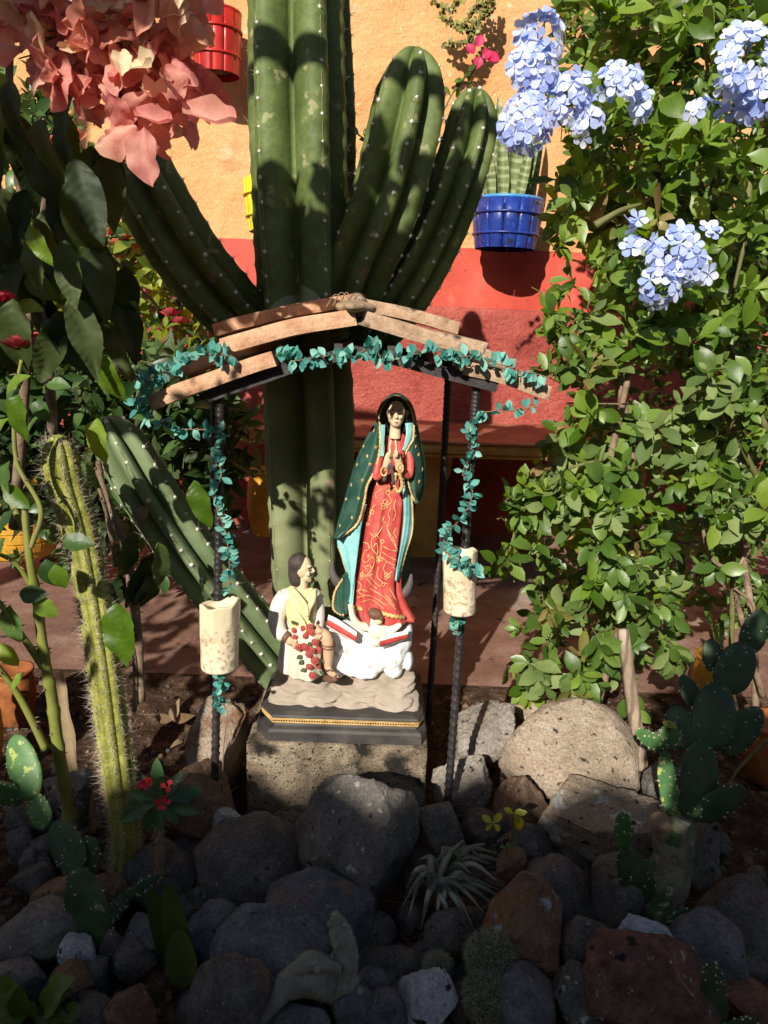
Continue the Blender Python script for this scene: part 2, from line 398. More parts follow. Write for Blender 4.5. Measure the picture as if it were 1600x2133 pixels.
shr = thing('shrine_canopy', 'black iron canopy on rebar legs roofed with clay slabs, over the statue', 'canopy', at(720, 1700, 1.5) * Vector((1, 1, 0)) if False else Vector((-.08, 1.5, 0)))
def slab(name, e0, e1, thick, Y0, depth, seed, m=M_clay, bow=.004, tw=0):
    """front top edge runs from pixel e0 to e1 at Y0; the slab goes back by depth"""
    A = at(*e0, Y0); B = at(*e1, Y0); ax = (B - A); L = ax.length; ax.normalize(); up = Vector((-ax.z, 0, ax.x))
    if up.z < 0: up = -up
    nx, ny, nz = 34, 12, 4
    vs, fs = rough_box(0, L, 0, depth, -thick, 0, (nx, ny, nz), .0014, seed)
    out = []
    for p in vs:
        s = p.x / L; o = bow * math.sin(PI * s) + .0022 * n3(p.x * 12, seed, p.y * 6)
        out.append(A + ax * p.x + up * (p.z + o + tw * p.y * s) + Vector((0, p.y, 0)))
    return obj(name, out, fs, m, shr, smooth=False)
slab('roof_slab', (303, 827), (566, 732), .026, 1.315, .27, 1)
slab('roof_slab', (455, 706), (738, 642), .027, 1.31, .27, 2, bow=.005)
slab('roof_slab', (752, 644), (1018, 714), .025, 1.32, .27, 3, M_clayd, bow=-.003)
slab('roof_slab', (972, 752), (1152, 806), .024, 1.335, .27, 4, M_clayd)
slab('roof_slab', (440, 676), (735, 612), .024, 1.56, .26, 5, bow=.006)
slab('roof_slab', (750, 620), (960, 672), .024, 1.56, .26, 6, M_clayd)
slab('roof_slab', (345, 770), (560, 700), .024, 1.56, .26, 7)
slab('roof_slab', (925, 702), (1060, 745), .024, 1.57, .26, 8, M_clayd)
# mortar along the ridge
b = MB()
for k, (px, py, Y) in enumerate([(738, 640, 1.335), (742, 637, 1.38), (740, 632, 1.46), (744, 628, 1.54), (741, 622, 1.64), (742, 618, 1.74), (725, 640, 1.375), (757, 643, 1.36)]):
    vs, fs = ell(at(px, py, Y), (.022, .05, .010), 12, 8)
    vs = [q + (q - at(px, py, Y)) * .3 * n3(q.x * 60, q.y * 60, q.z * 60) for q in vs]; b.add(vs, fs)
fuse(b.obj('ridge_mortar', M_mortar, shr), .004, 1)
def bar(name, pts, w, t, vert=True):
    """flat bar through the points, w high and t thick, slightly worn"""
    P = []
    for a, c in zip(pts[:-1], pts[1:]):
        for i in range(8): P.append(a + (c - a) * (i / 8))
    P.append(pts[-1]); vs = []; n = len(P)
    for i, p in enumerate(P):
        tdir = (P[min(i + 1, n - 1)] - P[max(i - 1, 0)]).normalized()
        s = tdir.cross(Vector((0, 0, 1))); s.normalize(); u = s.cross(tdir)
        j = .0008 * n3(i * .9, p.x * 9, 1)
        for a, c in ((-1, -1), (1, -1), (1, 1), (-1, 1)): vs.append(p + s * (a * t / 2) + u * (c * w / 2 + j))
    fs = [(i * 4 + k, i * 4 + (k + 1) % 4, i * 4 + 4 + (k + 1) % 4, i * 4 + 4 + k) for i in range(n - 1) for k in range(4)] + [(3, 2, 1, 0), (n * 4 - 4, n * 4 - 3, n * 4 - 2, n * 4 - 1)]
    return obj(name, vs, fs, M_iron, shr, smooth=False)
f0, f1, f2, f3, f4 = at(432, 826, 1.345), at(610, 765, 1.345), at(735, 732, 1.345), at(790, 740, 1.345), at(1036, 806, 1.345)
bar('front_rafter', [f0, f1, f2, f3, f4], .020, .006)
bar('rear_rafter', [p + Vector((0, .42, 0)) for p in (f0, f1, f2, f3, f4)], .020, .006)
for a in (.10, .50, .9):
    for A, B in ((f0, f2), (f3, f4)):
        q = A + (B - A) * a + Vector((0, .004, .014)); bar('purlin', [q, q + Vector((0, .415, 0))], .014, .014)
def rebar(name, P, r=.0075, n=150):
    pts = vcat(P, n); L = (pts[-1] - pts[0]).length
    st = 6.5 / n * L / .0145 / 6.5
    def rf(i, a):
        s = i / n * L / .0135
        x1 = math.cos(a - 2 * PI * s * .5); d = abs(((s + a / PI * .5) % 1) - .5)
        return 1 + (.22 if d > .38 else 0) + (.2 if abs(math.sin(a)) < .25 and abs(math.cos(a)) > .9 else 0)
    v, f = tube(pts, r, 12, rf=rf); return obj(name, v, f, M_iron, shr)
LF = [at(458, 815, 1.365), at(456, 1100, 1.365), at(452, 1400, 1.37), at(446, 1745, 1.375)]
RF = [at(993, 800, 1.365), at(978, 1000, 1.365), at(958, 1330, 1.37), at(933, 1668, 1.375)]
rebar('leg', LF, n=420); rebar('leg', RF, n=420)
rebar('leg', [at(446, 780, 1.73), at(444, 1100, 1.73), at(443, 1500, 1.72)], n=260)
rebar('leg', [at(936, 745, 1.73), at(915, 1140, 1.73), at(892, 1510, 1.72)], n=260)
def tie(P, n, r, m): return tube(vcat(P, n), r, 6)
b = MB(); tp = at(700, 622, 1.40)
for k in range(5):
    a = at(680 + 14 * k, 640 - 3 * k, 1.36); c = at(700 + 11 * k, 612 + rnd.uniform(-4, 12), 1.37); d = at(735 + rnd.uniform(-8, 5), 632 + rnd.uniform(-4, 8), 1.36)
    b.add(*tube(vcat([a, c, d], 10), [.0016 - .0012 * i / 9 for i in range(10)], 5))
tag(b.obj('dry_twigs', M_twine), 'few dry twigs caught on the ridge of the canopy', 'twigs')

def candle(px0, px1, pyt, pyb, Y, label, seed, dip):
    c0 = at((px0 + px1) / 2, pyb, Y); c1 = at((px0 + px1) / 2, pyt, Y); R = (px1 - px0) / 2 * pxm(px0, pyb, Y); H = (c1 - c0).length
    t = thing('pillar_candle', label, 'candle', c0, 'hollow flameless candles on the front legs')
    k, nr = 48, 44; vs = []; fs = []; ax = (c1 - c0).normalized()
    def rim(a): return H * (1 - .04 + .05 * math.sin(a + dip) + .03 * math.sin(2 * a + seed) + .018 * math.sin(5 * a + seed * 2))
    def pt(a, h, r): return c0 + ax * h + Vector((math.cos(a) * r, math.sin(a) * r, 0))
    prof = [(0, R * .2), (0, R * .93), (.012, R)] 
    rows = []
    rows.append([pt(2 * PI * j / k, 0, .001) for j in range(k)]); rows.append([pt(2 * PI * j / k, 0, R * .93) for j in range(k)])
    for i in range(nr):
        s = i / (nr - 1); row = []
        for j in range(k):
            a = 2 * PI * j / k; h = .003 + s * (rim(a) - .003)
            dr = 0
            for q in range(7):
                aa = q * .9 + seed; ln = .35 + .3 * abs(math.sin(q * 2.3 + seed)); d = math.atan2(math.sin(a - aa), math.cos(a - aa))
                if h > H * (1 - ln): dr += .0022 * math.exp(-(d / .13) ** 2) * min(1, (h - H * (1 - ln)) / .012)
            row.append(pt(a, h, R * (1 - .03 * (1 - s)) + dr + .0006 * n3(a * 3, h * 60, seed)))
        rows.append(row)
    rows.append([pt(2 * PI * j / k, rim(2 * PI * j / k) + .0015, R * .90) for j in range(k)])
    rows.append([pt(2 * PI * j / k, rim(2 * PI * j / k) - .002, R * .82) for j in range(k)])
    rows.append([pt(2 * PI * j / k, H * .80, R * .74) for j in range(k)]); rows.append([pt(2 * PI * j / k, H * .78, .001) for j in range(k)])
    for r in rows: vs += r
    fs = [(i * k + j, i * k + (j + 1) % k, (i + 1) * k + (j + 1) % k, (i + 1) * k + j) for i in range(len(rows) - 1) for j in range(k)]
    mi = [1 if (vs[q[0]] - c0).length < H * .68 else 0 for q in fs]
    obj('wax_shell', vs, fs, [M_wax, M_waxd], t, mi=mi)
    v, f = tube(vcat([c0 + ax * (H * .78), c0 + ax * (H * .84) + Vector((.002, 0, 0)), c0 + ax * (H * .9) + Vector((.001, -.002, 0))], 6), .002, 6)
    obj('wick', v, f, M_iron, t)
candle(418, 497, 1250, 1390, 1.32, 'cream hollow candle tied low on the left front leg of the canopy', 1.0, 2.0)
candle(923, 992, 1146, 1274, 1.325, 'cream hollow candle on the right front leg with turquoise garland across it', 2.7, 1.2)

# turquoise garlands
def leafmesh(name, mat_, L=1., W=.5, wide=.45, fold=.12, curl=.15, rows=5, wave=0, seed=0, tip=1.0, across=3):
    """leaf along +Y, base at the origin, upper side +Z; wide = where it is widest"""
    r = random.Random(seed); vs = []; fs = []; k = across * 2 - 1 if across > 2 else 3; k = across if across % 2 else across + 1
    for i in range(rows + 1):
        s = i / rows; e = math.log(.5) / math.log(wide); u = s ** e
        w_ = W * .5 * max(.02 if i in (0, rows) else 0, math.sin(PI * u) ** (.85 if s < .5 else tip))
        for j in range(k):
            q = (j / (k - 1)) * 2 - 1
            z = fold * abs(q) * w_ * 2 - curl * s * s * L + wave * math.sin(s * 14 + q * 2 + seed) * abs(q) * L * .1
            vs.append((q * w_, s * L * (1 - .12 * curl), z))
    for i in range(rows):
        for j in range(k - 1): a = i * k + j; fs.append((a, a + 1, a + 1 + k, a + k))
    return mesh(name, vs, fs, mat_)
GL = [leafmesh('garland_leaf', M_teal, 1, .58, .55, .2, c, 5, seed=i) for i, c in enumerate((.05, .25, -.15))]
def garland(label, P, step=.0062, size=(.017, .026), ind=300, group='turquoise leaf garlands on the canopy'):
    pts = [at(*p) for p in P]; n = 14 * len(P); C = vcat(pts, n)
    t = thing('leaf_garland', label, 'garland', C[0], group)
    v, f = tube([p + rv() * .0015 for p in C], .0011, 5); obj('wire', v, f, M_twine, t)
    L = sum((C[i + 1] - C[i]).length for i in range(n - 1)); Ms = []
    m = int(L / step)
    for k in range(m):
        s = (k + rnd.random()) / m * (n - 1); i = min(int(s), n - 2); p = C[i] + (C[i + 1] - C[i]) * (s - i); T = (C[i + 1] - C[i]).normalized()
        base = rv(); base = (base - T * base.dot(T) * .6).normalized()
        for q in range(rnd.choice((1, 2, 2, 3))):
            d = (base + rv() * .6 + Vector((0, -.35, .1))).normalized(); nrm = (Vector((-.2, -1, .5)) + rv() * .8)
            Ms.append((basis(p, d, nrm, rnd.uniform(*size)), rnd.choice(GL)))
    rnd.shuffle(Ms)
    for M, me in Ms[:ind]: inst('leaf', me, M, t)
    if len(Ms) > ind: joined('leaf_mass', GL[0], [m[0] for m in Ms[ind:]], M_teal, t, kind='stuff')
    return t
garland('turquoise garland lying over the slabs at the left eave of the canopy',
        [(312, 872, 1.305), (290, 850, 1.305), (292, 815, 1.295), (318, 785, 1.305), (362, 770, 1.325), (400, 748, 1.315), (445, 737, 1.305), (482, 742, 1.305)], .0048)
garland('turquoise garland wound along the front rafter and the right eave',
        [(575, 738, 1.305), (610, 750, 1.305), (650, 748, 1.305), (700, 738, 1.32), (735, 745, 1.32), (775, 722, 1.315), (800, 752, 1.315), (845, 742, 1.31), (895, 735, 1.305), (935, 748, 1.305), (985, 742, 1.305), (1035, 758, 1.315), (1085, 772, 1.315), (1145, 786, 1.315)], .0062)
garland('turquoise garland twisted down the left front leg above the candle',
        [(330, 880, 1.325), (375, 893, 1.345), (430, 895, 1.345), (465, 905, 1.345), (440, 945, 1.355), (462, 985, 1.345), (446, 1035, 1.345), (462, 1085, 1.345), (474, 1130, 1.345), (478, 1180, 1.345), (476, 1225, 1.345)], .0062, (.015, .023))
garland('turquoise garland twisted down the right front leg to the candle',
        [(1125, 845, 1.345), (1060, 855, 1.345), (1000, 862, 1.345), (976, 900, 1.345), (985, 940, 1.345), (965, 985, 1.345), (984, 1030, 1.345), (962, 1075, 1.345), (935, 1108, 1.305), (922, 1140, 1.29), (950, 1165, 1.28), (975, 1180, 1.28), (1000, 1200, 1.295)], .0064, (.015, .023))
garland('short turquoise garland end below the left candle', [(455, 1400, 1.335), (466, 1425, 1.335), (455, 1450, 1.345), (470, 1478, 1.335)], .005, (.014, .021))
garland('short turquoise garland end below the right candle', [(945, 1282, 1.335), (956, 1300, 1.335), (948, 1318, 1.345)], .003, (.014, .021))
# ---------------------------------------------------------------- the painted statue
def paint(name, c, rough=.5, v=.12, **k):
    return mat(name, [tuple(x * (1 - v) for x in c), c, tuple(min(1, x * (1 + v)) for x in c)], rough, 30, 6, .25, 160, spec=.4, **k)
P_black = mat('dull black paint', [(.022, .020, .020), (.05, .045, .042), (.10, .09, .08)], .6, 16, 8, .3, 90, stops=[.3, .5, .78])
P_gold = mat('worn gold paint', [(.42, .24, .08), (.68, .44, .17), (.78, .58, .30)], .5, 60, 4, .4, 200)
P_tan = mat('tan painted stone', [(.26, .21, .16), (.37, .305, .24), (.42, .355, .29)], .75, 12, 8, .5, 90, .4, 30, bdist=.001)
P_white = paint('chalk white paint', (.86, .86, .84), .7, .04, spots=[((.45, .42, .38), 26, .68, .05)])
P_skin = paint('painted skin', (.78, .58, .38), .5, .06)
P_skind = paint('painted brown skin', (.62, .40, .25), .55, .06)
P_red = mat('coral red painted dress', [(.40, .040, .036), (.53, .070, .060), (.60, .15, .12)], .5, 22, 7, .3, 120, spec=.4)
P_green = mat('dark green painted mantle', [(.012, .055, .040), (.025, .085, .060), (.07, .13, .10)], .5, 26, 8, .25, 140, spec=.45)
P_blue = mat('pale turquoise painted lining', [(.16, .46, .46), (.28, .60, .60), (.40, .68, .66)], .55, 24, 6, .25, 120)
P_hair = mat('black painted hair', [(.006, .005, .005), (.018, .014, .012)], .5, 40)
P_hairb = mat('grey brown painted hair', [(.035, .026, .022), (.07, .055, .048)], .6, 60, 6, .6, 160)
P_yel = paint('pale yellow painted cloak', (.74, .62, .32), .6, .08)
P_cream = paint('cream painted cloth', (.80, .76, .58), .6, .06)
P_lilac = paint('greyish painted sleeve', (.70, .64, .58), .6, .06)
P_grey = mat('grey painted moon', [(.07, .06, .06), (.13, .115, .11)], .6, 40, 6, .3)
P_rose = paint('red painted rose', (.46, .085, .07), .5, .2)
P_leafg = paint('dull green painted leaf', (.05, .08, .04), .6, .2)
P_brown = paint('brown painted band', (.16, .08, .05), .6, .15)
st = thing('devotional_statue', 'painted statue of a praying robed woman in a starred green mantle above a kneeling man', 'statue', Vector((at(705, 1550, 1.5).x, 1.55, BZ)))

# stepped octagonal base
A = at(527, 1552, 1.425); B_ = at(890, 1552, 1.425); bx0, bx1 = A.x, B_.x; z0 = BZ + .001
yF, yB = 1.425, 1.66
def octa(x0, x1, ya, yb, z, cl, cr_):
    return [Vector((x0 + cl, ya, z)), Vector((x1 - cr_, ya + .004, z)), Vector((x1, ya + .035, z)), Vector((x1, yb, z)), Vector((x0 + .01, yb, z)), Vector((x0, yb - .03, z)), Vector((x0, ya + .045, z))]
prof = [(0, 0, 0), (.001, 0, .020), (.004, .0, .026), (.012, 0, .030), (.015, 0, .034), (.012, 0, .042), (.008, 0, .050), (.010, 0, .054), (.020, 0, .058), (.060, 0, .060)]
vs = []; ns = 12
for ins, _, h in prof:
    c = octa(bx0 + ins, bx1 - ins, yF + ins, yB - ins, z0 + h, .030, .012)
    for i in range(7):
        for s in range(ns):
            p = c[i].lerp(c[(i + 1) % 7], s / ns); p = p + Vector((0, 0, .0012 * n3(p.x * 14, p.y * 14, h * 20))); vs.append(p)
K = 7 * ns
fs = [(r * K + j, r * K + (j + 1) % K, (r + 1) * K + (j + 1) % K, (r + 1) * K + j) for r in range(len(prof) - 1) for j in range(K)]
fs.append(tuple((len(prof) - 1) * K + j for j in range(K))); fs.append(tuple(range(K - 1, -1, -1)))
obj('base', vs, fs, P_black, st, smooth=False)
b = MB(); c = octa(bx0 + .0095, bx1 - .0095, yF + .0095, yB - .0095, z0 + .042, .030, .012); c = c + [c[0]]
for i in range(7):
    L = (c[i + 1] - c[i]).length; m = max(2, int(L / .0052))
    for s in range(m):
        p = c[i].lerp(c[i + 1], (s + .5) / m); d = (c[i + 1] - c[i]).normalized(); o = d.cross(Vector((0, 0, 1)))
        ring = [p + o * .001 + d * (math.cos(q) * .0028) + Vector((0, 0, math.sin(q) * .0032)) for q in [2 * PI * t / 8 for t in range(9)]]
        b.add(*tube(ring, .0011, 4, cap=False))
    for dz in (-.0045, .0045): b.add(*tube([c[i] + Vector((0, 0, dz)), c[i + 1] + Vector((0, 0, dz))], .0009, 5))
b.obj('gold_braid', P_gold, st)['kind'] = 'stuff'

# layered tan rock: flattened overlapping lumps
TY = z0 + .058
b = MB(); r2 = random.Random(3)
pl = []
for row, (py, xa, xb, Y) in enumerate([(1482, 556, 852, 1.462), (1472, 560, 850, 1.466), (1462, 566, 842, 1.472), (1451, 572, 836, 1.478), (1440, 580, 832, 1.484), (1429, 590, 830, 1.490), (1418, 598, 828, 1.496), (1407, 606, 826, 1.504)]):
    x = xa
    while x < xb:
        w_ = r2.uniform(26, 75); pl.append((min(x + w_ / 2, xb), py + r2.uniform(-4, 4), Y, w_)); x += w_ * r2.uniform(.75, 1.1)
for (px, py, Y, w_) in pl:
    p = at(px, py, Y); R = Matrix.Rotation(r2.uniform(-.22, .22), 3, 'Y') @ Matrix.Rotation(r2.uniform(-.3, .3), 3, 'Z') @ Matrix.Rotation(.35, 3, 'X')
    b.add(*ell(p + Vector((0, .022, -.004)), (w_ * .00072, .032, r2.uniform(.0075, .0105)), 14, 8, R))
p = at(700, 1440, 1.56)
for dz, w_ in ((.0, .136), (.02, .132), (.04, .125), (.058, .12)): b.add(*box((p.x - .002, 1.57, TY + dz * .9 + .008), (w_ * 2, .12, .022)))
o = b.obj('rock', P_tan, st); fuse(o, .0024, 2)
for vv in o.data.vertices:
    w_ = vv.co + WL[o.name]; q = w_.z * 600 + 9 * n3(w_.x * 7, w_.y * 7, w_.z * 9) + w_.x * 12
    vv.co.y -= .0012 * (1 - 2 * abs(math.sin(q / 2)) ** .5) * -1 + .0022 * n3(w_.x * 40, w_.z * 110, w_.y * 40); vv.co.z += .0012 * n3(w_.x * 30, 7, w_.y * 30)
o.data.update()

# white cloud
b = MB()
for (px, py, Y, rx, rz) in [(690, 1310, 1.53, .022, .018), (705, 1340, 1.52, .028, .026), (700, 1375, 1.515, .03, .026), (735, 1385, 1.51, .034, .022), (775, 1375, 1.51, .036, .028), (815, 1365, 1.515, .032, .032),
                          (838, 1335, 1.53, .022, .025), (845, 1312, 1.535, .016, .018), (760, 1340, 1.525, .042, .034), (800, 1325, 1.535, .035, .025), (725, 1312, 1.54, .03, .022), (765, 1300, 1.55, .04, .02),
                          (820, 1395, 1.515, .020, .014), (700, 1398, 1.51, .02, .012), (760, 1398, 1.505, .03, .012), (850, 1375, 1.525, .012, .02), (668, 1325, 1.54, .012, .02)]:
    b.add(*ell(at(px, py, Y), (rx, .032, rz), 14, 10))
o = b.obj('cloud', P_white, st); fuse(o, .003, 2)
for vv in o.data.vertices:
    w_ = vv.co + WL[o.name]; vv.co.y += .006 * n3(w_.x * 35, w_.z * 35, 3) + .004 * n3(w_.x * 80, w_.z * 70, 8)
o.data.update(); cloud_t = bvh(o)

def loft(rows, Y0, k=56, fold=None, thick=.5, mb=None, back=1.0):
    """closed body: rows (py, xl, xr[, Y]) in pixels; elliptical sections with folds"""
    rr = catmull([(r[0], r[1], r[2], r[3] if len(r) > 3 else Y0) for r in rows], max(24, len(rows) * 6)); vs = []
    for i, (py, xl, xr, Y) in enumerate(rr):
        a = at(xl, py, Y); c = at(xr, py, Y); m = (a + c) / 2; hw = (c - a).length / 2; s = i / (len(rr) - 1)
        for j in range(k):
            q = 2 * PI * j / k; ca, sa = math.cos(q), math.sin(q); fo = fold(s, q) if fold else 0
            vs.append(m + (c - a).normalized() * (ca * (hw + fo * .5)) + Vector((0, 1, 0)) * (sa * (hw * thick) * (back if sa > 0 else 1) + (fo if sa > 0 else -fo) * abs(sa)))
    n = len(rr); fs = [(i * k + j, (i + 1) * k + j, (i + 1) * k + (j + 1) % k, i * k + (j + 1) % k) for i in range(n - 1) for j in range(k)]
    fs += [tuple(range(k)), tuple((n - 1) * k + j for j in range(k - 1, -1, -1))]
    return vs, fs
WY = 1.535
def dfold(s, q):
    e = s ** 1.2
    return e * (.0062 * math.sin(q * 6 + 2.2 * s) + .0042 * math.sin(q * 11 + 5 * s + 1) + .002 * math.sin(q * 19 - 3 * s)) + .0006 * math.sin(q * 23)
dress = obj('dress', *loft([(895, 806, 842), (915, 796, 852), (950, 788, 856), (990, 778, 852), (1030, 770, 848), (1080, 760, 845), (1130, 751, 840), (1180, 742, 836), (1225, 734, 836), (1262, 734, 850), (1290, 742, 866)], WY, 72, dfold, .62), P_red, st)
mantle_back = obj('mantle_back', *loft([(826, 815, 836, WY), (836, 797, 852, WY + .008), (860, 790, 862, WY + .016), (900, 781, 868, WY + .022), (940, 756, 876, WY + .026), (1000, 736, 882, WY + .028), (1050, 722, 866, WY + .03), (1110, 708, 858, WY + .03), (1180, 722, 850, WY + .03), (1240, 712, 840, WY + .028), (1280, 705, 846, WY + .024)], WY, 56,
        lambda s, q: .003 * math.sin(q * 9 + 3 * s) * s, .55), P_green, st)
# head, neck
b = MB(); hc = at(825, 860, WY - .022)
b.add(*ell(hc, (.0185, .021, .0265), 20, 14))
b.add(*ell(hc + Vector((.001, -.006, -.017)), (.0115, .014, .0115), 14, 10))
b.add(*tube([hc + Vector((0, .002, -.018)), hc + Vector((0, .006, -.05))], [.010, .012], 12))
nz = [hc + Vector((.0005, -.0195, .004)), hc + Vector((.001, -.0235, -.006)), hc + Vector((.001, -.020, -.009))]
b.add(*tube(nz, [.0016, .0033, .0018], 8))
for s in (-1, 1): b.add(*ell(hc + Vector((s * .0075, -.0175, .006)), (.0052, .0034, .0018), 8, 6)); b.add(*ell(hc + Vector((s * .0085, -.0145, -.005)), (.006, .006, .006), 8, 6))
b.add(*ell(hc + Vector((.001, -.0195, -.0145)), (.0042, .0026, .0013), 8, 6)); b.add(*ell(hc + Vector((.001, -.019, -.0175)), (.0035, .0026, .0013), 8, 6))
head = b.obj('head', P_skin, st); fuse(head, .0011, 1)
b = MB()
for s in (-1, 1):
    b.add(*tube(vcat([hc + Vector((s * .0035, -.0197, .0005)), hc + Vector((s * .0075, -.0197, -.0008)), hc + Vector((s * .012, -.0165, 0))], 6), .0007, 5))
    b.add(*tube(vcat([hc + Vector((s * .003, -.0203, .0065)), hc + Vector((s * .008, -.0196, .0085)), hc + Vector((s * .0135, -.0155, .0065))], 6), .0006, 5))
b.obj('eyes', P_hair, head)
obj('lips', *ell(hc + Vector((.001, -.0213, -.0158)), (.0034, .0012, .0013), 8, 6), P_rose, head)
# hair under the hood
b = MB()
rows = [[at(798, 905, WY - .012), at(794, 870, WY - .018), at(800, 845, WY - .026), at(823, 830, WY - .032), at(848, 843, WY - .026), at(856, 870, WY - .018), at(852, 900, WY - .012)],
        [at(811, 905, WY - .020), at(802, 872, WY - .022), at(808, 848, WY - .026), at(824, 838, WY - .028), at(841, 846, WY - .026), at(848, 872, WY - .022), at(842, 903, WY - .020)]]
v, f, _ = sheet(rows, 30, 8, .008); b.add(v, f); b.obj('hair', P_hair, st)
# hood
rows = [[at(786, 905, WY + .01), at(785, 865, WY + .008), at(797, 836, WY + .004), at(825, 818, WY), at(853, 834, WY + .004), at(866, 865, WY + .008), at(868, 905, WY + .01)],
        [at(791, 905, WY - .014), at(790, 868, WY - .016), at(802, 841, WY - .020), at(824, 824, WY - .022), at(847, 839, WY - .020), at(860, 866, WY - .016), at(863, 903, WY - .014)]]
v, f, Ph = sheet(rows, 34, 12, .004); hood = obj('hood', v, f, P_green, st)
# mantle panels: rows from the gold inner edge to the outer edge
gl = [(791, 880), (792, 930), (783, 975), (765, 1012), (759, 1045), (744, 1092), (704, 1122)]
ol = [(786, 880), (762, 925), (745, 965), (732, 1008), (720, 1050), (708, 1090), (700, 1122)]
def wv_m(u, v): return Vector((0, .0035 * math.sin(v * 9 + u * 3) * u + .002 * math.sin(v * 17 + 1) * u, 0))
rows = [[at(a[0], a[1], WY - .026 - .012 * min(1, i / 3)), at((a[0] + b_[0]) / 2, (a[1] + b_[1]) / 2, WY - .030 - .006 * min(1, i / 3)), at(b_[0], b_[1], WY - .004), at(b_[0] + 3, b_[1], WY + .022)] for i, (a, b_) in enumerate(zip(gl, ol))]
v, f, Pm = sheet(rows, 22, 44, .0045, wv_m); mL = obj('mantle_panel', v, f, P_green, st)
gr_ = [(862, 885), (861, 915), (845, 945), (848, 985), (853, 1015), (862, 1040), (868, 1047)]
orr = [(866, 885), (872, 915), (879, 950), (882, 985), (880, 1015), (874, 1036), (869, 1047)]
rows = [[at(a[0], a[1], WY - .030), at((a[0] + b_[0]) / 2, (a[1] + b_[1]) / 2, WY - .026), at(b_[0], b_[1], WY - .004), at(b_[0] - 3, b_[1], WY + .022)] for a, b_ in zip(gr_, orr)]
v, f, Pr = sheet(rows, 18, 36, .0045, wv_m); mR = obj('mantle_panel', v, f, P_green, st)
# turquoise lining, left of the dress and right of it
def strip(name, L1, L2, Y1, Y2, m, nv=36, amp=.002, par=None):
    rows = [[at(a[0], a[1], Y1), at((a[0] + b_[0]) / 2, (a[1] + b_[1]) / 2, (Y1 + Y2) / 2 - .003), at(b_[0], b_[1], Y2)] for a, b_ in zip(L1, L2)]
    v, f, P = sheet(rows, 16, nv, .004, lambda u, v: Vector((0, amp * math.sin(v * 16 + u * 4), 0))); return obj(name, v, f, m, par or st), P
liL, PL = strip('lining', [(760, 1050), (752, 1095), (748, 1130), (742, 1180), (735, 1230), (733, 1260)], [(750, 1075), (704, 1120), (712, 1160), (722, 1195), (727, 1230), (722, 1252)], WY - .034, WY - .014, P_blue, amp=.0012)
liR, PR = strip('lining', [(838, 985), (842, 1030), (842, 1080), (836, 1130), (828, 1180), (826, 1210)], [(852, 1005), (858, 1040), (860, 1085), (857, 1115), (846, 1150), (830, 1208)], WY - .030, WY - .010, P_blue, amp=.0006)
liU, PU = strip('lining', [(846, 882), (846, 905), (842, 925), (840, 940)], [(861, 880), (863, 900), (856, 925), (844, 944)], WY - .036, WY - .026, P_blue, 16, .0004)
liU2, _ = strip('lining', [(792, 885), (793, 910), (795, 935), (794, 950)], [(801, 885), (801, 910), (799, 935), (796, 950)], WY - .032, WY - .036, P_blue, 16, .0004)
flap, PF = strip('mantle_flap', [(722, 1192), (735, 1215), (733, 1240), (728, 1262), (722, 1280)], [(714, 1205), (698, 1232), (694, 1258), (697, 1272), (712, 1282)], WY - .02, WY - .018, P_green, 20)
# gold edges
def gold(P, r=.0022, par=None, name='gold_edge', n=None):
    P = [Vector(p) for p in P]; L = sum((P[i + 1] - P[i]).length for i in range(len(P) - 1)); n = n or max(8, int(L / .0028)); C = vcat(P, n)
    v, f = tube(C, r, 7, rf=lambda i, a: 1 + .35 * math.sin(i * 2.2 + a)); return obj(name, v, f, P_gold, par or st)
gold([p + Vector((0, -.002, 0)) for p in [Ph[-1][j] for j in range(0, 34, 3)]], .0016, hood)
gold([Pm[i][0] + Vector((0, -.002, 0)) for i in range(0, 44, 3)] + [Pm[43][0]], .0026, mL)
gold([Pr[i][0] + Vector((0, -.002, 0)) for i in range(0, 36, 3)] + [Pr[35][0]], .0020, mR)
gold([PR[i][15] + Vector((0, -.001, 0)) for i in range(0, 36, 3)] + [PR[35][15]], .0018, liR)
gold([PL[i][15] for i in range(10, 36, 3)], .0010, liL)
gold([PF[i][15] for i in range(0, 20, 2)] + [PF[19][8]], .0024, flap)
# sleeves, cuffs, praying hands
b = MB()
b.add(*tube(vcat([at(799, 932, WY - .022), at(789, 965, WY - .030), at(784, 993, WY - .040), at(794, 990, WY - .050), at(804, 976, WY - .060)], 20), [.0065] * 4 + [.0080] * 12 + [.0078] * 4, 14, sq=.75))
b.add(*tube(vcat([at(848, 932, WY - .022), at(855, 962, WY - .030), at(852, 990, WY - .040), at(842, 985, WY - .050), at(831, 972, WY - .060)], 20), [.0065] * 4 + [.0080] * 12 + [.0078] * 4, 14, sq=.75))
o = b.obj('sleeves', P_red, st); fuse(o, .0022, 2)
gold([at(800 + 6 * math.cos(t), 982 + 9 * math.sin(t), WY - .070) for t in [x * .7 for x in range(10)]], .002, st, 'gold_cuff', 30)
gold([at(834 + 6 * math.cos(t), 975 + 9 * math.sin(t), WY - .070) for t in [x * .7 for x in range(10)]], .002, st, 'gold_cuff', 30)
gold([at(825, 985, WY - .066), at(822, 1010, WY - .058), at(830, 1025, WY - .055), at(838, 1010, WY - .057), at(832, 985, WY - .066)], .0036, st, 'gold_cord', 34)
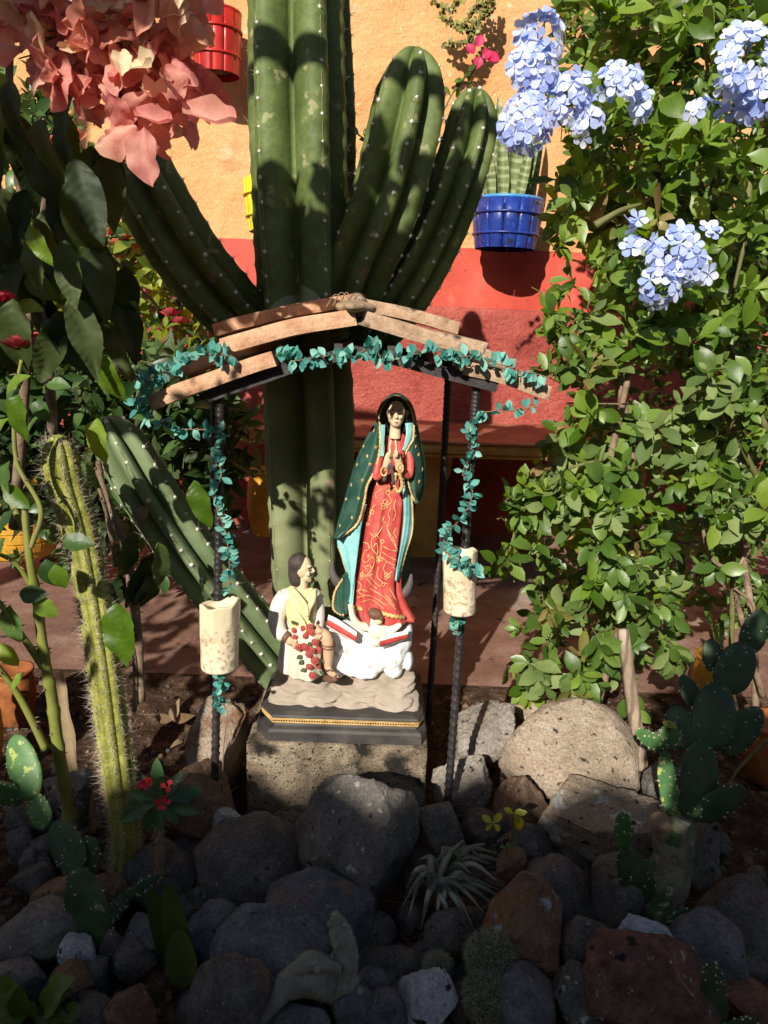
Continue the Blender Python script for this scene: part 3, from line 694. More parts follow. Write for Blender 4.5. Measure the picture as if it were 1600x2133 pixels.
def hand(side, name):
    """palms together, fingers up; side -1 the left one in the photo"""
    b = MB(); wr = at(803 if side < 0 else 832, 978, WY - .062); pm = at(813 if side < 0 else 825, 945, WY - .074)
    up = (at(819, 905, WY - .082) - at(819, 945, WY - .074)).normalized()
    b.add(*tube(vcat([wr, (wr + pm) / 2 + Vector((side * .001, 0, 0)), pm], 8), [.0075, .0078, .0075, .0075, .0078, .008, .0078, .007], 12, sq=.62))
    b.add(*ell(pm + up * .001, (.0040, .0095, .011), 10, 8))
    ln = (.019, .022, .020, .016)
    for k in range(4):
        base = pm + up * .007 + Vector((side * .0002, -.0072 + .0048 * k, 0)); tipp = at(819 if side < 0 else 820, 905, base.y - .003)
        d = (Vector((0 - side * .0016, -.002 + .001 * k, 0)) + up * ln[k])
        b.add(*tube(vcat([base, base + d * .5 + Vector((side * .0012, 0, 0)), base + d], 7), [.0027, .0027, .0026, .0026, .0024, .0021, .0013], 8))
    t0 = pm + Vector((side * .001, -.008, -.004)); b.add(*tube(vcat([t0, t0 + Vector((side * .0005, -.004, .006)), t0 + Vector((-side * .001, -.003, .014))], 6), [.0033, .0032, .003, .0028, .0024, .0014], 8))
    return fuse(b.obj(name, P_skin, st), .0009, 1)
hand(-1, 'hand'); hand(1, 'hand')
# dark sash tails
for P in ([(812, 966), (806, 985), (799, 1003)], [(814, 966), (818, 985), (820, 1008)]):
    v, f = tube(vcat([at(p[0], p[1], WY - .072 + .004 * i) for i, p in enumerate(P)], 10), [.0028] * 4 + [.0034] * 5 + [.0026], 8, sq=.6); obj('sash_tail', v, f, P_grey, st)
# moon horns
for P in ([(722, 1222, .0), (702, 1212, .0), (692, 1190, .0), (693, 1168, 0)], [(828, 1240, 0), (842, 1236, 0), (853, 1218, 0), (857, 1196, 0)]):
    v, f = tube(vcat([at(p[0], p[1], WY + .0) for p in P], 18), [.011 - .006 * abs(i / 17 - .25) - .004 * (i / 17) ** 3 for i in range(18)], 14, sq=.7); obj('moon_horn', v, f, P_grey, st)
# stars
def star(b, p, n, r):
    x = Vector((1, 0, 0)); x = (x - n * x.dot(n)).normalized(); y = n.cross(x); a0 = rnd.uniform(-.3, .3)
    c = [p + n * .0004]; c += [p + n * .0003 + (x * math.cos(a0 + PI / 2 + PI * k / 5) + y * math.sin(a0 + PI / 2 + PI * k / 5)) * (r if k % 2 == 0 else r * .42) for k in range(10)]
    c[0] = p + n * .0014
    lo = [q - n * .0012 for q in c[1:]]
    b.add(c + lo, [(0, 1 + k, 1 + (k + 1) % 10) for k in range(10)] + [(1 + k, 11 + k, 11 + (k + 1) % 10, 1 + (k + 1) % 10) for k in range(10)])
tl = bvh(mL); trr = bvh(mR)
for (px, py) in [(779, 897), (758, 930), (783, 932), (744, 968), (771, 967), (755, 1000), (732, 1010), (747, 1038), (733, 1078), (708, 1095), (765, 950), (722, 1040)]:
    p, n = onto(tl, px, py)
    if p: b = MB(); star(b, p, n, .0044); b.obj('star', P_gold, mL, smooth=False)
for (px, py) in [(864, 908), (872, 947), (880, 978), (873, 1003), (866, 930)]:
    p, n = onto(trr, px, py)
    if p: b = MB(); star(b, p, n, .0044); b.obj('star', P_gold, mR, smooth=False)
# raised gold scrollwork on the dress
dt = bvh(dress); r3 = random.Random(11); b = MB()
def scroll(P, r=.00105, closed=False):
    pts = []
    for q in catmull(P + ([P[0]] if closed else []), max(8, len(P) * 5)):
        p, n = onto(dt, q[0], q[1], .0004)
        if p is None: return
        pts.append(p)
    b.add(*tube(pts, r, 5, cap=False))
C_ = lambda cx, cy, r, n=8, a0=0: [(cx + r * math.cos(a0 + 2 * PI * i / n), cy + r * math.sin(a0 + 2 * PI * i / n)) for i in range(n)]
for (cx, cy, s) in [(811, 1022, 5.5), (771, 1067, 5), (756, 1200, 4), (800, 1055, 4), (790, 1165, 4), (806, 1200, 4)]:
    for k in range(3): scroll(C_(cx + s * math.cos(2.1 * k), cy + s * math.sin(2.1 * k), s * .75), closed=True)
for P in [[(770, 1005), (780, 1003), (786, 1008), (782, 1018), (772, 1016), (768, 1026), (776, 1032)], [(795, 1000), (797, 1012), (790, 1022), (783, 1028), (785, 1038)], [(772, 1110), (780, 1118), (790, 1108), (797, 1098)], [(760, 1180), (770, 1178), (774, 1186)], [(818, 1180), (826, 1190), (830, 1205)], [(806, 1168), (800, 1185), (808, 1196), (818, 1190)], [(790, 1180), (786, 1200), (796, 1212), (806, 1216)], [(770, 1225), (788, 1236), (806, 1248), (824, 1270)], [(741, 1232), (752, 1228), (764, 1232)], [(808, 1030), (815, 1045), (806, 1052)], [(752, 1140), (748, 1150), (753, 1158)], [(826, 1100), (820, 1110), (826, 1120)], [(766, 1030), (775, 1036), (783, 1042), (784, 1055)],
          [(802, 1075), (798, 1085), (806, 1090), (812, 1083), (808, 1070), (815, 1058)], [(813, 1090), (807, 1100), (812, 1112), (820, 1122), (826, 1138)], [(806, 1092), (810, 1115), (822, 1135), (830, 1150)],
          [(757, 1070), (765, 1080), (772, 1072), (780, 1082), (776, 1098), (768, 1108), (760, 1118), (750, 1125)], [(752, 1095), (758, 1103), (750, 1112), (748, 1122)],
          [(783, 1112), (775, 1125), (776, 1142), (785, 1158), (790, 1172)], [(783, 1112), (792, 1125), (795, 1142), (792, 1160)], [(778, 1138), (784, 1132), (788, 1145), (784, 1155)],
          [(756, 1130), (766, 1132), (769, 1142), (760, 1148)], [(760, 1150), (756, 1165), (764, 1172), (775, 1160), (780, 1172), (772, 1190), (765, 1198)], [(757, 1178), (762, 1186), (755, 1192), (764, 1200), (775, 1196)],
          [(798, 1150), (808, 1158), (820, 1165), (830, 1168)], [(795, 1160), (808, 1170), (822, 1178)], [(798, 1138), (812, 1145), (825, 1148)], [(770, 1200), (780, 1212), (792, 1222)], [(765, 1205), (775, 1218), (785, 1226)],
          [(800, 905), (797, 922), (800, 940)], [(806, 905), (804, 925), (800, 945)], [(826, 905), (830, 915), (826, 925)], [(745, 1245), (765, 1240), (785, 1248), (805, 1262)], [(752, 1254), (775, 1250), (800, 1268)],
          [(748, 1160), (752, 1165), (748, 1170)], [(746, 1210), (754, 1220), (748, 1232), (756, 1240)], [(812, 1225), (820, 1240), (828, 1255)], [(800, 1238), (812, 1248), (822, 1262)], [(783, 1050), (776, 1060), (770, 1085)], [(826, 1040), (820, 1055), (824, 1070), (818, 1085)]]:
    scroll([(p[0] + r3.uniform(-1, 1), p[1]) for p in P])
for (cx, cy, s) in [(797, 1128, 4), (803, 1045, 5), (766, 1092, 3), (767, 1158, 3), (798, 1218, 4), (788, 1008, 3)]: scroll(C_(cx, cy, s, 4), closed=True)
b.obj('gold_scrollwork', P_gold, dress)['kind'] = 'stuff'
hem = gold([onto(dt, x, y, .001)[0] or at(x, y, WY - .04) for x, y in [(738, 1262), (752, 1268), (775, 1272), (800, 1278), (825, 1284), (842, 1286)]], .0045, dress, 'gold_hem', 44)

# angel under the hem
b = MB()
b.add(*ell(at(785, 1312, 1.50), (.019, .018, .020), 14, 10)); b.add(*ell(at(782, 1335, 1.50), (.014, .014, .012), 12, 8)); b.add(*tube([at(778, 1300, 1.50), at(782, 1290, 1.498)], [.010, .009], 10))
b.add(*tube(vcat([at(765, 1306, 1.50), at(748, 1302, 1.495), at(735, 1285, 1.49), at(730, 1258, 1.488)], 14), [.010, .010, .0095, .009, .009, .0085, .008, .008, .0075, .007, .0065, .006, .006, .006], 10))
b.add(*tube(vcat([at(800, 1312, 1.50), at(815, 1312, 1.493), at(836, 1300, 1.487)], 12), [.010, .0105, .0105, .010, .010, .0095, .009, .008, .0075, .007, .006, .004], 10))
b.add(*tube([at(797, 1318, 1.495), at(800, 1334, 1.492)], [.009, .006], 8))
fuse(b.obj('angel_body', P_cream, st), .002, 2)
b = MB(); b.add(*ell(at(782, 1279, 1.492), (.017, .015, .012), 14, 10, Matrix.Rotation(.4, 3, 'Y'))); b.add(*ell(at(790, 1288, 1.490), (.010, .011, .010), 12, 8)); o = b.obj('angel_hair', P_brown, st); fuse(o, .0016, 1)
for vv in o.data.vertices: vv.co.y += .0009 * math.sin(vv.co.x * 2200 + vv.co.z * 900)
b = MB(); b.add(*ell(at(788, 1294, 1.486), (.009, .010, .007), 12, 8)); b.obj('angel_face', P_skin, st)
def wing(P0, P1, w0, name='wing'):
    a0, a1 = at(*P0), at(*P1)
    for nm, m, lo, hi, yy in (('wing', P_white, -1.0, 1.0, 0), ('red_feathers', P_red, -.42, .40, -.004)):
        rows = []
        for t in (0, .33, .66, 1):
            c = a0.lerp(a1, t); ww = w0 * (1 - .35 * abs(t - .3)); rows.append([c + Vector((0, yy, 0)) + Vector((.15, -.1, 1)) * (q * ww) + Vector((0, -.006 * (1 - q * q), 0)) for q in (hi, (hi + lo) / 2, lo)])
        v, f, _ = sheet(rows, 10, 30, .006, lambda u, v: Vector((0, .0008 * math.sin(u * 95), 0))); obj(nm, v, f, m, st)
wing((682, 1293, 1.492), (742, 1328, 1.472), .016); wing((792, 1338, 1.470), (850, 1322, 1.492), .014)

# ---- kneeling man
MY = 1.50
def fz(name, shapes, m, vox=.002, sm=2, par=None):
    b = MB()
    for s_ in shapes: b.add(*s_)
    return fuse(b.obj(name, m, par or st), vox, sm)
mh = at(630, 1185, MY)
fz('man_head', [ell(mh + Vector((.001, 0, .004)), (.0185, .019, .024), 16, 12), ell(mh + Vector((.009, -.004, -.014)), (.0105, .011, .012), 12, 8),
    tube([mh + Vector((.019, -.004, .008)), mh + Vector((.0245, -.005, -.003)), mh + Vector((.0195, -.005, -.0055))], [.0022, .0032, .0016], 8),
    ell(mh + Vector((.0185, -.004, -.0105)), (.0035, .006, .0022), 8, 6), ell(mh + Vector((.0170, -.004, -.0155)), (.0035, .005, .0022), 8, 6), ell(mh + Vector((.0155, -.004, -.022)), (.005, .006, .005), 8, 6),
    ell(mh + Vector((.015, -.010, .0095)), (.0055, .0055, .0022), 8, 6), ell(mh + Vector((.012, -.0125, -.006)), (.006, .005, .006), 8, 6),
    tube([mh + Vector((-.002, .002, -.012)), mh + Vector((0, .001, -.045))], [.011, .012], 12)], P_skin, .0012, 1)
b = MB(); b.add(*tube(vcat([mh + Vector((.0125, -.0165, .0065)), mh + Vector((.017, -.0135, .0080)), mh + Vector((.021, -.009, .0068))], 6), .0006, 5))
b.add(*ell(mh + Vector((.0165, -.0135, .0030)), (.0024, .0016, .0011), 8, 6)); b.add(*tube(vcat([mh + Vector((.0125, -.0135, -.0125)), mh + Vector((.019, -.0095, -.0085)), mh + Vector((.0225, -.004, -.0085))], 6), [.0008, .0014, .0016, .0018, .0014, .0006], 6))
b.add(*ell(mh + Vector((.0185, -.006, -.025)), (.0042, .0048, .0045), 8, 6)); b.obj('moustache_and_beard', P_hairb, st)
v = MB(); v.add(*ell(mh + Vector((-.008, .002, .0115)), (.0215, .022, .0215), 16, 12)); v.add(*tube(vcat([mh + Vector((-.012, .001, .004)), mh + Vector((-.0135, 0, -.018)), mh + Vector((-.008, -.004, -.036))], 10), [.017, .0165, .016, .0155, .015, .0145, .014, .013, .011, .008], 14))
o = v.obj('man_hair', P_hairb, st); fuse(o, .0016, 1)
for vv in o.data.vertices:
    a = math.atan2(vv.co.y - (mh.y - WL[o.name].y), vv.co.x - (mh.x - WL[o.name].x)); vv.co.x += .0005 * math.sin(a * 50); vv.co.y += .0007 * math.sin(a * 50)
T_ = lambda P, R, k=14, sq=1, n=None: tube(vcat([at(*p) for p in P], n or 3 * len(P)), list(np.interp(np.linspace(0, 1, n or 3 * len(P)), np.linspace(0, 1, len(R)), R)), k, sq=sq)
fz('tunic', [T_([(628, 1228, MY), (625, 1265, MY), (622, 1300, MY + .005), (620, 1340, MY + .01), (615, 1395, MY + .012)], [.022, .036, .036, .036, .040], 20, .8), ell(at(600, 1243, MY), (.020, .02, .018), 12, 8), ell(at(655, 1243, MY + .005), (.016, .018, .018), 12, 8)], P_lilac, .0026, 2)
fz('sleeve', [T_([(596, 1238, MY - .01), (583, 1262, MY - .018), (576, 1292, MY - .026), (582, 1315, MY - .034), (594, 1327, MY - .040)], [.018, .0195, .018, .016, .0135]), ell(at(597, 1240, MY - .008), (.018, .018, .015), 12, 8)], P_lilac, .0022, 2)
fz('sleeve', [T_([(657, 1240, MY), (662, 1270, MY - .008), (662, 1300, MY - .02), (658, 1318, MY - .03)], [.014, .015, .013, .011])], P_lilac, .0022, 2)
# cloak: a knotted yellow cloth over the chest and the cream apron with roses
def cl(u, v): return Vector((0, .0028 * math.sin(v * 11 + u * 5) , .0012 * math.sin(v * 7)))
rows = [[at(588, 1232, MY + .0), at(608, 1222, MY - .018), at(630, 1228, MY - .026), at(650, 1224, MY - .020), at(663, 1236, MY + .0)],
        [at(590, 1262, MY - .02), at(608, 1256, MY - .036), at(632, 1262, MY - .042), at(652, 1256, MY - .034), at(664, 1262, MY - .01)],
        [at(598, 1290, MY - .03), at(612, 1290, MY - .044), at(634, 1298, MY - .046), at(652, 1292, MY - .038), at(662, 1296, MY - .015)],
        [at(610, 1318, MY - .04), at(620, 1322, MY - .048), at(634, 1330, MY - .048), at(648, 1322, MY - .042), at(656, 1322, MY - .02)]]
v, f, _ = sheet(rows, 34, 34, .006, cl); obj('cloak', v, f, P_yel, st)
for P in ([(605, 1222), (618, 1238), (636, 1262), (640, 1285)], [(655, 1228), (652, 1250), (642, 1270), (640, 1290)], [(600, 1250), (616, 1275), (632, 1300), (636, 1318)]):
    v, f = tube(vcat([at(p[0], p[1], MY - .034 - .008 * i) for i, p in enumerate(P)], 14), [.0035, .0045, .005, .0055, .006, .006, .006, .006, .006, .006, .0055, .005, .004, .003], 8, sq=.6); obj('cloak_fold', v, f, P_yel, st)
rows = [[at(600, 1312, MY - .03), at(618, 1308, MY - .048), at(640, 1308, MY - .052), at(664, 1312, MY - .045)],
        [at(602, 1345, MY - .034), at(618, 1340, MY - .055), at(645, 1342, MY - .058), at(670, 1345, MY - .045)],
        [at(600, 1380, MY - .036), at(618, 1382, MY - .052), at(645, 1385, MY - .055), at(668, 1380, MY - .045)],
        [at(600, 1408, MY - .034), at(618, 1416, MY - .045), at(645, 1420, MY - .045), at(672, 1408, MY - .036)]]
v, f, _ = sheet(rows, 34, 34, .008, lambda u, v: Vector((0, .0035 * math.sin(v * 13 + u * 2), 0))); ap = obj('apron', v, f, P_cream, st); apt = bvh(ap)
fz('leg', [T_([(650, 1320, MY - .03), (672, 1322, MY - .042), (682, 1335, MY - .045), (684, 1365, MY - .042), (683, 1392, MY - .040)], [.014, .0135, .0125, .011, .0075]), T_([(683, 1394, MY - .040), (692, 1404, MY - .058), (697, 1407, MY - .068)], [.0075, .008, .006], sq=.8)] +
   [tube([at(690 + 3.2 * k, 1405 + k * .5, MY - .064), at(692 + 3.2 * k, 1409 + k * .5, MY - .074)], [.0022, .0018], 6) for k in range(5)], P_skind, .0016, 1)
for py in (1340, 1346): v, f = tube([at(684, py, MY - .044) + Vector((math.cos(t) * .0132, math.sin(t) * .0132, .002 * math.sin(t))) for t in [2 * PI * i / 16 for i in range(17)]], .0016, 6, cap=False); obj('garter', v, f, P_brown, st)
v, f = tube(vcat([at(678, 1398, MY - .052), at(688, 1396, MY - .062), at(698, 1402, MY - .058)], 8), .002, 6); obj('sandal_strap', v, f, P_brown, st)
v, f = T_([(678, 1412, MY - .045), (690, 1414, MY - .062), (702, 1413, MY - .075)], [.006, .008, .006], sq=1.2); obj('sandal_sole', v, f, P_brown, st)
def mhand(wrist, pal, tips, name):
    sh = [T_([wrist, pal], [.0075, .009], sq=.7), ell(at(*pal), (.0095, .006, .0075), 10, 8)]
    for k, t in enumerate(tips): sh.append(tube(vcat([at(pal[0] + (k - 1.5) * 2.5, pal[1] + 2, pal[2] - .003), (at(pal[0] + (k - 1.5) * 3.5, pal[1] + 6, pal[2]) + at(*t)) / 2 + Vector((0, -.004, .001)), at(*t)], 8), [.0026] * 6 + [.0022, .0014], 7))
    fz(name, sh, P_skind, .0011, 1)
mhand((597, 1328, MY - .042), (606, 1338, MY - .050), [(620, 1334, MY - .062), (622, 1341, MY - .064), (620, 1347, MY - .064), (614, 1351, MY - .060), (615, 1328, MY - .060)], 'man_hand')
mhand((660, 1306, MY - .032), (664, 1316, MY - .048), [(655, 1326, MY - .060), (660, 1330, MY - .062), (666, 1331, MY - .062), (671, 1327, MY - .058), (656, 1316, MY - .060)], 'man_hand')
v, f = T_([(592, 1324, MY - .040), (600, 1330, MY - .043)], [.0125, .012], sq=1); obj('cuff', v, f, P_brown, st)
# roses
def rose_mesh(name, m):
    b = MB(); b.add(*ell((0, 0, .15), (.75, .75, .5), 10, 6))
    for k, (r, h, n) in enumerate(((.28, .85, 9), (.55, .62, 12), (.85, .35, 14))):
        ring = [Vector((math.cos(a) * r * (1 + .12 * math.sin(a * 3 + k)), math.sin(a) * r * (1 + .12 * math.cos(a * 2 + k)), h + .08 * math.sin(a * 2 + k * 2))) for a in [2 * PI * i / n * 1.12 + k for i in range(n + 1)]]
        b.add(*tube(ring, .15, 5))
    return mesh(name, b.v, b.f, m)
RM = rose_mesh('painted_rose', P_rose); GLm = leafmesh('painted_leaf', P_leafg, 1, .6, .5, .2, .2, 4)
roses = [(616, 1312, .0062), (632, 1308, .0072), (647, 1305, .0068), (650, 1316, .0075), (617, 1326, .0060), (636, 1324, .0062), (622, 1345, .0085), (636, 1345, .0090), (655, 1336, .0080), (650, 1352, .0072), (645, 1361, .0075), (662, 1352, .0070), (654, 1374, .0090), (645, 1386, .0070), (660, 1386, .0055), (650, 1404, .0082), (641, 1316, .006)]
for px, py, r in roses:
    p, n = onto(apt, px, py, .003, MY - .055)
    if p: inst('rose', RM, basis(p, Vector((rnd.uniform(-.4, .4), 0, 1)), Vector((rnd.uniform(-.3, .1), -1, .45)), r), st)
for px, py, dx, dy in [(618, 1300, -1, -.6), (606, 1330, -1, 0), (628, 1362, -1, .8), (632, 1372, -.8, 1), (640, 1390, -1, .6), (662, 1395, 1, .6), (668, 1372, 1, .5), (650, 1298, 0, -1), (644, 1335, .6, .8), (665, 1340, 1, 0)]:
    p, n = onto(apt, px, py, .004, MY - .055)
    inst('rose_leaf', GLm, basis(p, Vector((dx, -.3, -dy)), Vector((0, -1, .3)), .014), st)
# ---------------------------------------------------------------- cacti
M_cer = mat('waxy green columnar cactus skin', [(.062, .088, .022), (.098, .138, .038), (.155, .20, .065)], .58, 9, 9, .35, 90, .3, 18, spec=.28,
            spots=[((.27, .27, .12), 30, .63, .06), ((.20, .15, .09), 13, .70, .03)], grain=.2, gscale=80)
M_cer2 = mat('pale green cactus skin', [(.11, .165, .070), (.175, .235, .115), (.24, .30, .16)], .5, 6, 8, .2, 60, spec=.4, spots=[((.32, .28, .16), 26, .68, .05)])
M_old = mat('dull old cactus skin', [(.15, .18, .08), (.23, .26, .13), (.30, .32, .18)], .6, 5, 8, .3, 60, spec=.3, spots=[((.30, .24, .15), 22, .66, .05)])
M_crest = mat('pale rib crest', [(.10, .13, .05), (.20, .20, .11), (.26, .23, .14)], .7, 40, 6, .4, 120)
M_areole = mat('white wool areole', [(.6, .56, .48), (.8, .78, .72)], .9, 200)
M_spine = mat('grey brown cactus spine', [(.18, .13, .10), (.55, .48, .40)], .5, 60, isl=.8)
M_cork = mat('corky cactus scar', [(.16, .10, .06), (.32, .23, .15)], .9, 60, 6, .8, 120)
SP = mesh('spine', [(-.5, 0, 0), (.5, 0, 0), (0, 0, .7), (0, 1, 0)], [(0, 1, 3), (1, 2, 3), (2, 0, 3)], M_spine)
AR = mesh('areole', *ell((0, 0, 0), (1, 1, .6), 6, 4), M_areole)
def cereus(plant, P, R, nr=6, dep=.42, twist=0, phi0=0, spacing=.045, m=None, spl=.016, tipr=1.0, scar=None, tip=True, n=90, nspin=7, arr=.0046, sp_m=None, sharp=.9, name='stem', spw=.0009):
    """ribbed columnar stem along P (px,py,Y), radius R(list), rounded tip at the last point"""
    m = m or M_cer
    C = vcat([at(*p) for p in P], 400); D = [0]
    for i in range(1, 400): D.append(D[-1] + (C[i] - C[i - 1]).length)
    L = D[-1]; Rf = lambda s: float(np.interp(s / L, np.linspace(0, 1, len(R)), R))
    rt = R[-1] * 1.5; ss = list(np.linspace(0, L - rt if tip else L, n))
    if tip: ss += [L - rt + rt * math.sin(PI / 2 * k / 12) for k in range(1, 13)]
    pts = [Vector([np.interp(s, D, [c[q] for c in C]) for q in range(3)]) for s in ss]
    T, N, B = frames(pts); k = nr * 12; vs = []; bph = [rnd.random() * 9 for _ in range(nr)]
    def rad(s, a):
        r = Rf(s)
        if tip and s > L - rt: r *= math.sqrt(max(.0004, 1 - ((s - (L - rt)) / rt) ** 2))
        q = (a * nr / (2 * PI)) % 1.0; c = abs(math.cos(PI * q)); ri = int(round(a * nr / (2 * PI))) % nr
        prof = 1 - dep * (1 - c ** sharp)
        bm = .035 * abs(math.cos(PI * (s / spacing + bph[ri]))) ** .6 * c ** 4
        return r * (prof - bm + .02 * n3(s * 9, ri * 3.1, plant['seed'] if 'seed' in plant else 0))
    for i, p in enumerate(pts):
        for j in range(k):
            a = 2 * PI * j / k; aa = a + phi0 + twist * ss[i]
            vs.append(p + (N[i] * math.cos(aa) + B[i] * math.sin(aa)) * rad(ss[i], a))
    fs = [(i * k + j, i * k + (j + 1) % k, (i + 1) * k + (j + 1) % k, (i + 1) * k + j) for i in range(len(pts) - 1) for j in range(k)]
    fs += [tuple(range(k - 1, -1, -1)), tuple((len(pts) - 1) * k + j for j in range(k))]
    st_ = obj(name, vs, fs, m, plant)
    Ma = []; Ms = []
    for r in range(nr):
        a = 2 * PI * r / nr; s = ((.5 - bph[r]) % 1) * spacing
        while s < L * .995:
            i = min(range(len(ss)), key=lambda q: abs(ss[q] - s)); aa = a + phi0 + twist * ss[i]
            o = N[i] * math.cos(aa) + B[i] * math.sin(aa); e = 0
            if tip and s > L - rt: e = ((s - (L - rt)) / rt)
            o2 = (o * math.sqrt(max(0, 1 - e * e)) + T[i] * e).normalized()
            pp = Vector([np.interp(s, D, [c[q] for c in C]) for q in range(3)]); p = pp + o * (rad(s, a) - .001)
            if o2.y < .75:
                Ma.append(basis(p, T[i], o2, arr * rnd.uniform(.8, 1.2)))
                for q in range(nspin):
                    d = (o2 * rnd.uniform(.35, 1.2) + rv() * .9).normalized(); Ms.append(basis(p, d, rv(), spl * rnd.choice((.4, .6, .8, 1.0, 1.7)), spw))
            s += spacing * rnd.uniform(.92, 1.08)
    cl_ = MB()
    for r in range(nr):
        a = 2 * PI * r / nr; P_ = []
        for i in range(0, len(pts) - (10 if tip else 0), 2):
            aa = a + phi0 + twist * ss[i]; P_.append(pts[i] + (N[i] * math.cos(aa) + B[i] * math.sin(aa)) * (rad(ss[i], a) - .0004))
        if len(P_) > 3 and arr > .002: cl_.add(*tube(P_, [.0011 + .0007 * n3(q_ * .7, r, 1) for q_ in range(len(P_))], 5, cap=False))
    if cl_.v: cl_.obj('rib_crests', M_crest, st_)
    if Ma: joined('areoles', AR, Ma, M_areole, st_, kind='stuff')
    if Ms: joined('spines', SP, Ms, sp_m or M_spine, st_, kind='stuff')
    return st_
cc = thing('columnar_cactus', 'huge green columnar cactus with many thick ribbed stems behind the statue', 'cactus', at(640, 1400, 1.80) * 1)
cereus(cc, [(650, 1430, 1.80), (645, 1150, 1.78), (640, 900, 1.78), (632, 700, 1.82), (625, 560, 1.86)], [.100, .106, .114, .114, .09], 5, .72, 0, .55, .055, m=M_old, nspin=2, spl=.006, arr=.0022, n=110, name='trunk')
cereus(cc, [(634, 760, 1.85), (628, 600, 1.86), (618, 300, 1.88), (612, -50, 1.92), (610, -330, 1.95)], [.112, .118, .120, .114, .10], 5, .66, 0, .62, .052, n=130)
cereus(cc, [(700, 700, 1.93), (745, 560, 1.88), (808, 400, 1.86), (850, 220, 1.86), (868, 98, 1.86)], [.080, .088, .090, .088, .080], 6, .64, .1, .15, .047)
cereus(cc, [(760, 720, 1.95), (850, 600, 1.93), (925, 450, 1.92), (975, 300, 1.92), (992, 182, 1.92)], [.066, .070, .070, .066, .058], 7, .60, .2, .3, .042)
cereus(cc, [(600, 760, 1.90), (490, 650, 1.86), (395, 540, 1.80), (310, 400, 1.76), (240, 260, 1.74)], [.075, .078, .080, .078, .070], 6, .64, 0, .55, .050)
cereus(cc, [(690, 600, 2.08), (700, 300, 2.10), (690, 0, 2.12), (688, -200, 2.12)], [.055, .055, .05, .045], 6, .4, 0, .2, .045)
cereus(cc, [(600, 800, 2.0), (540, 690, 2.05), (500, 640, 2.08)], [.06, .05, .045], 6, .4)
cereus(cc, [(630, 1440, 1.74), (500, 1285, 1.66), (400, 1160, 1.60), (310, 1030, 1.56), (245, 920, 1.54), (218, 868, 1.53)], [.070, .070, .068, .066, .062, .052], 7, .62, .2, .12, .040, m=M_cer2, name='leaning_stem')
v, f = ell(at(298, 1070, 1.49), (.010, .008, .016), 10, 8); v = [p + (p - at(298, 1070, 1.49)) * .5 * n3(p.x * 150, p.y * 150, p.z * 150) for p in v]; obj('corky_scar', v, f, M_cork, cc)

# the bristly thin cactus at the left
M_hair = mat('yellow green bristly cactus skin', [(.13, .15, .02), (.24, .25, .04), (.36, .36, .08)], .6, 50, 6, .6, 220, grain=.25)
M_bris = mat('grey cactus bristle', [(.30, .24, .18), (.58, .50, .40)], .6, 60, isl=.8)
hc2 = thing('bristly_cactus', 'thin bent yellow-green cactus covered in grey bristles at the left', 'cactus', gnd(245, 1850))
cereus(hc2, [(255, 1870, 1.20), (262, 1740, 1.22), (240, 1560, 1.25), (215, 1380, 1.27), (192, 1230, 1.29), (165, 1100, 1.30), (135, 1000, 1.30), (118, 905, 1.30)],
       [.026, .028, .030, .030, .029, .029, .032, .031], 9, .20, .4, .1, .0075, m=M_hair, spl=.016, nspin=8, arr=.0016, sp_m=M_bris, n=260, spw=.0008)
# ---------------------------------------------------------------- stones of the rock bed
RC = {
 'grey': [(0.118, 0.106, 0.100), (0.201, 0.183, 0.165), (0.283, 0.260, 0.224)], 'lgrey': [(0.236, 0.206, 0.177), (0.354, 0.313, 0.266), (0.472, 0.419, 0.354)], 'tan': [(0.307, 0.236, 0.171), (0.437, 0.342, 0.254), (0.531, 0.437, 0.336)],
 'blue': [(0.092, 0.093, 0.104), (0.147, 0.151, 0.168), (0.236, 0.236, 0.254)], 'dark': [(0.077, 0.071, 0.067), (0.136, 0.125, 0.116), (0.212, 0.195, 0.171)], 'brown': [(0.142, 0.088, 0.059), (0.248, 0.159, 0.106), (0.378, 0.260, 0.177)],
 'red': [(0.118, 0.059, 0.047), (0.201, 0.100, 0.080), (0.295, 0.165, 0.130)], 'white': [(0.354, 0.366, 0.401), (0.531, 0.543, 0.590), (0.708, 0.708, 0.732)]}
SPT = {'lich': [((.66, .64, .58), 17, .60, .03), ((.05, .04, .035), 50, .62, .05)], 'rust': [((.24, .12, .06), 12, .52, .14), ((.45, .43, .40), 90, .68, .04)],
       'plain': [((.05, .045, .04), 60, .63, .06), ((.45, .42, .37), 130, .69, .03)], 'edge': [((.26, .13, .06), 14, .50, .1), ((.5, .52, .56), 16, .60, .05)], 'vein': [((.5, .47, .42), 60, .64, .04), ((.03, .028, .026), 34, .62, .05)]}
ROCKM = {}
def rockmat(c, s, sm):
    k = (c, s, sm)
    if k not in ROCKM: ROCKM[k] = mat('%s_%s_stone' % (c, s), RC[c], .88, 14 + len(ROCKM), 10, 1.0, 230, .8 if sm else 1.0, 60, spec=.2, spots=SPT[s], bdist=.004, grain=.42, gscale=170)
    return ROCKM[k]
import bmesh
_ico = {}
def ico(n):
    if n not in _ico:
        bm = bmesh.new(); bmesh.ops.create_icosphere(bm, subdivisions=n, radius=1); _ico[n] = ([v.co.copy() for v in bm.verts], [tuple(v.index for v in f.verts) for f in bm.faces]); bm.free()
    return _ico[n]
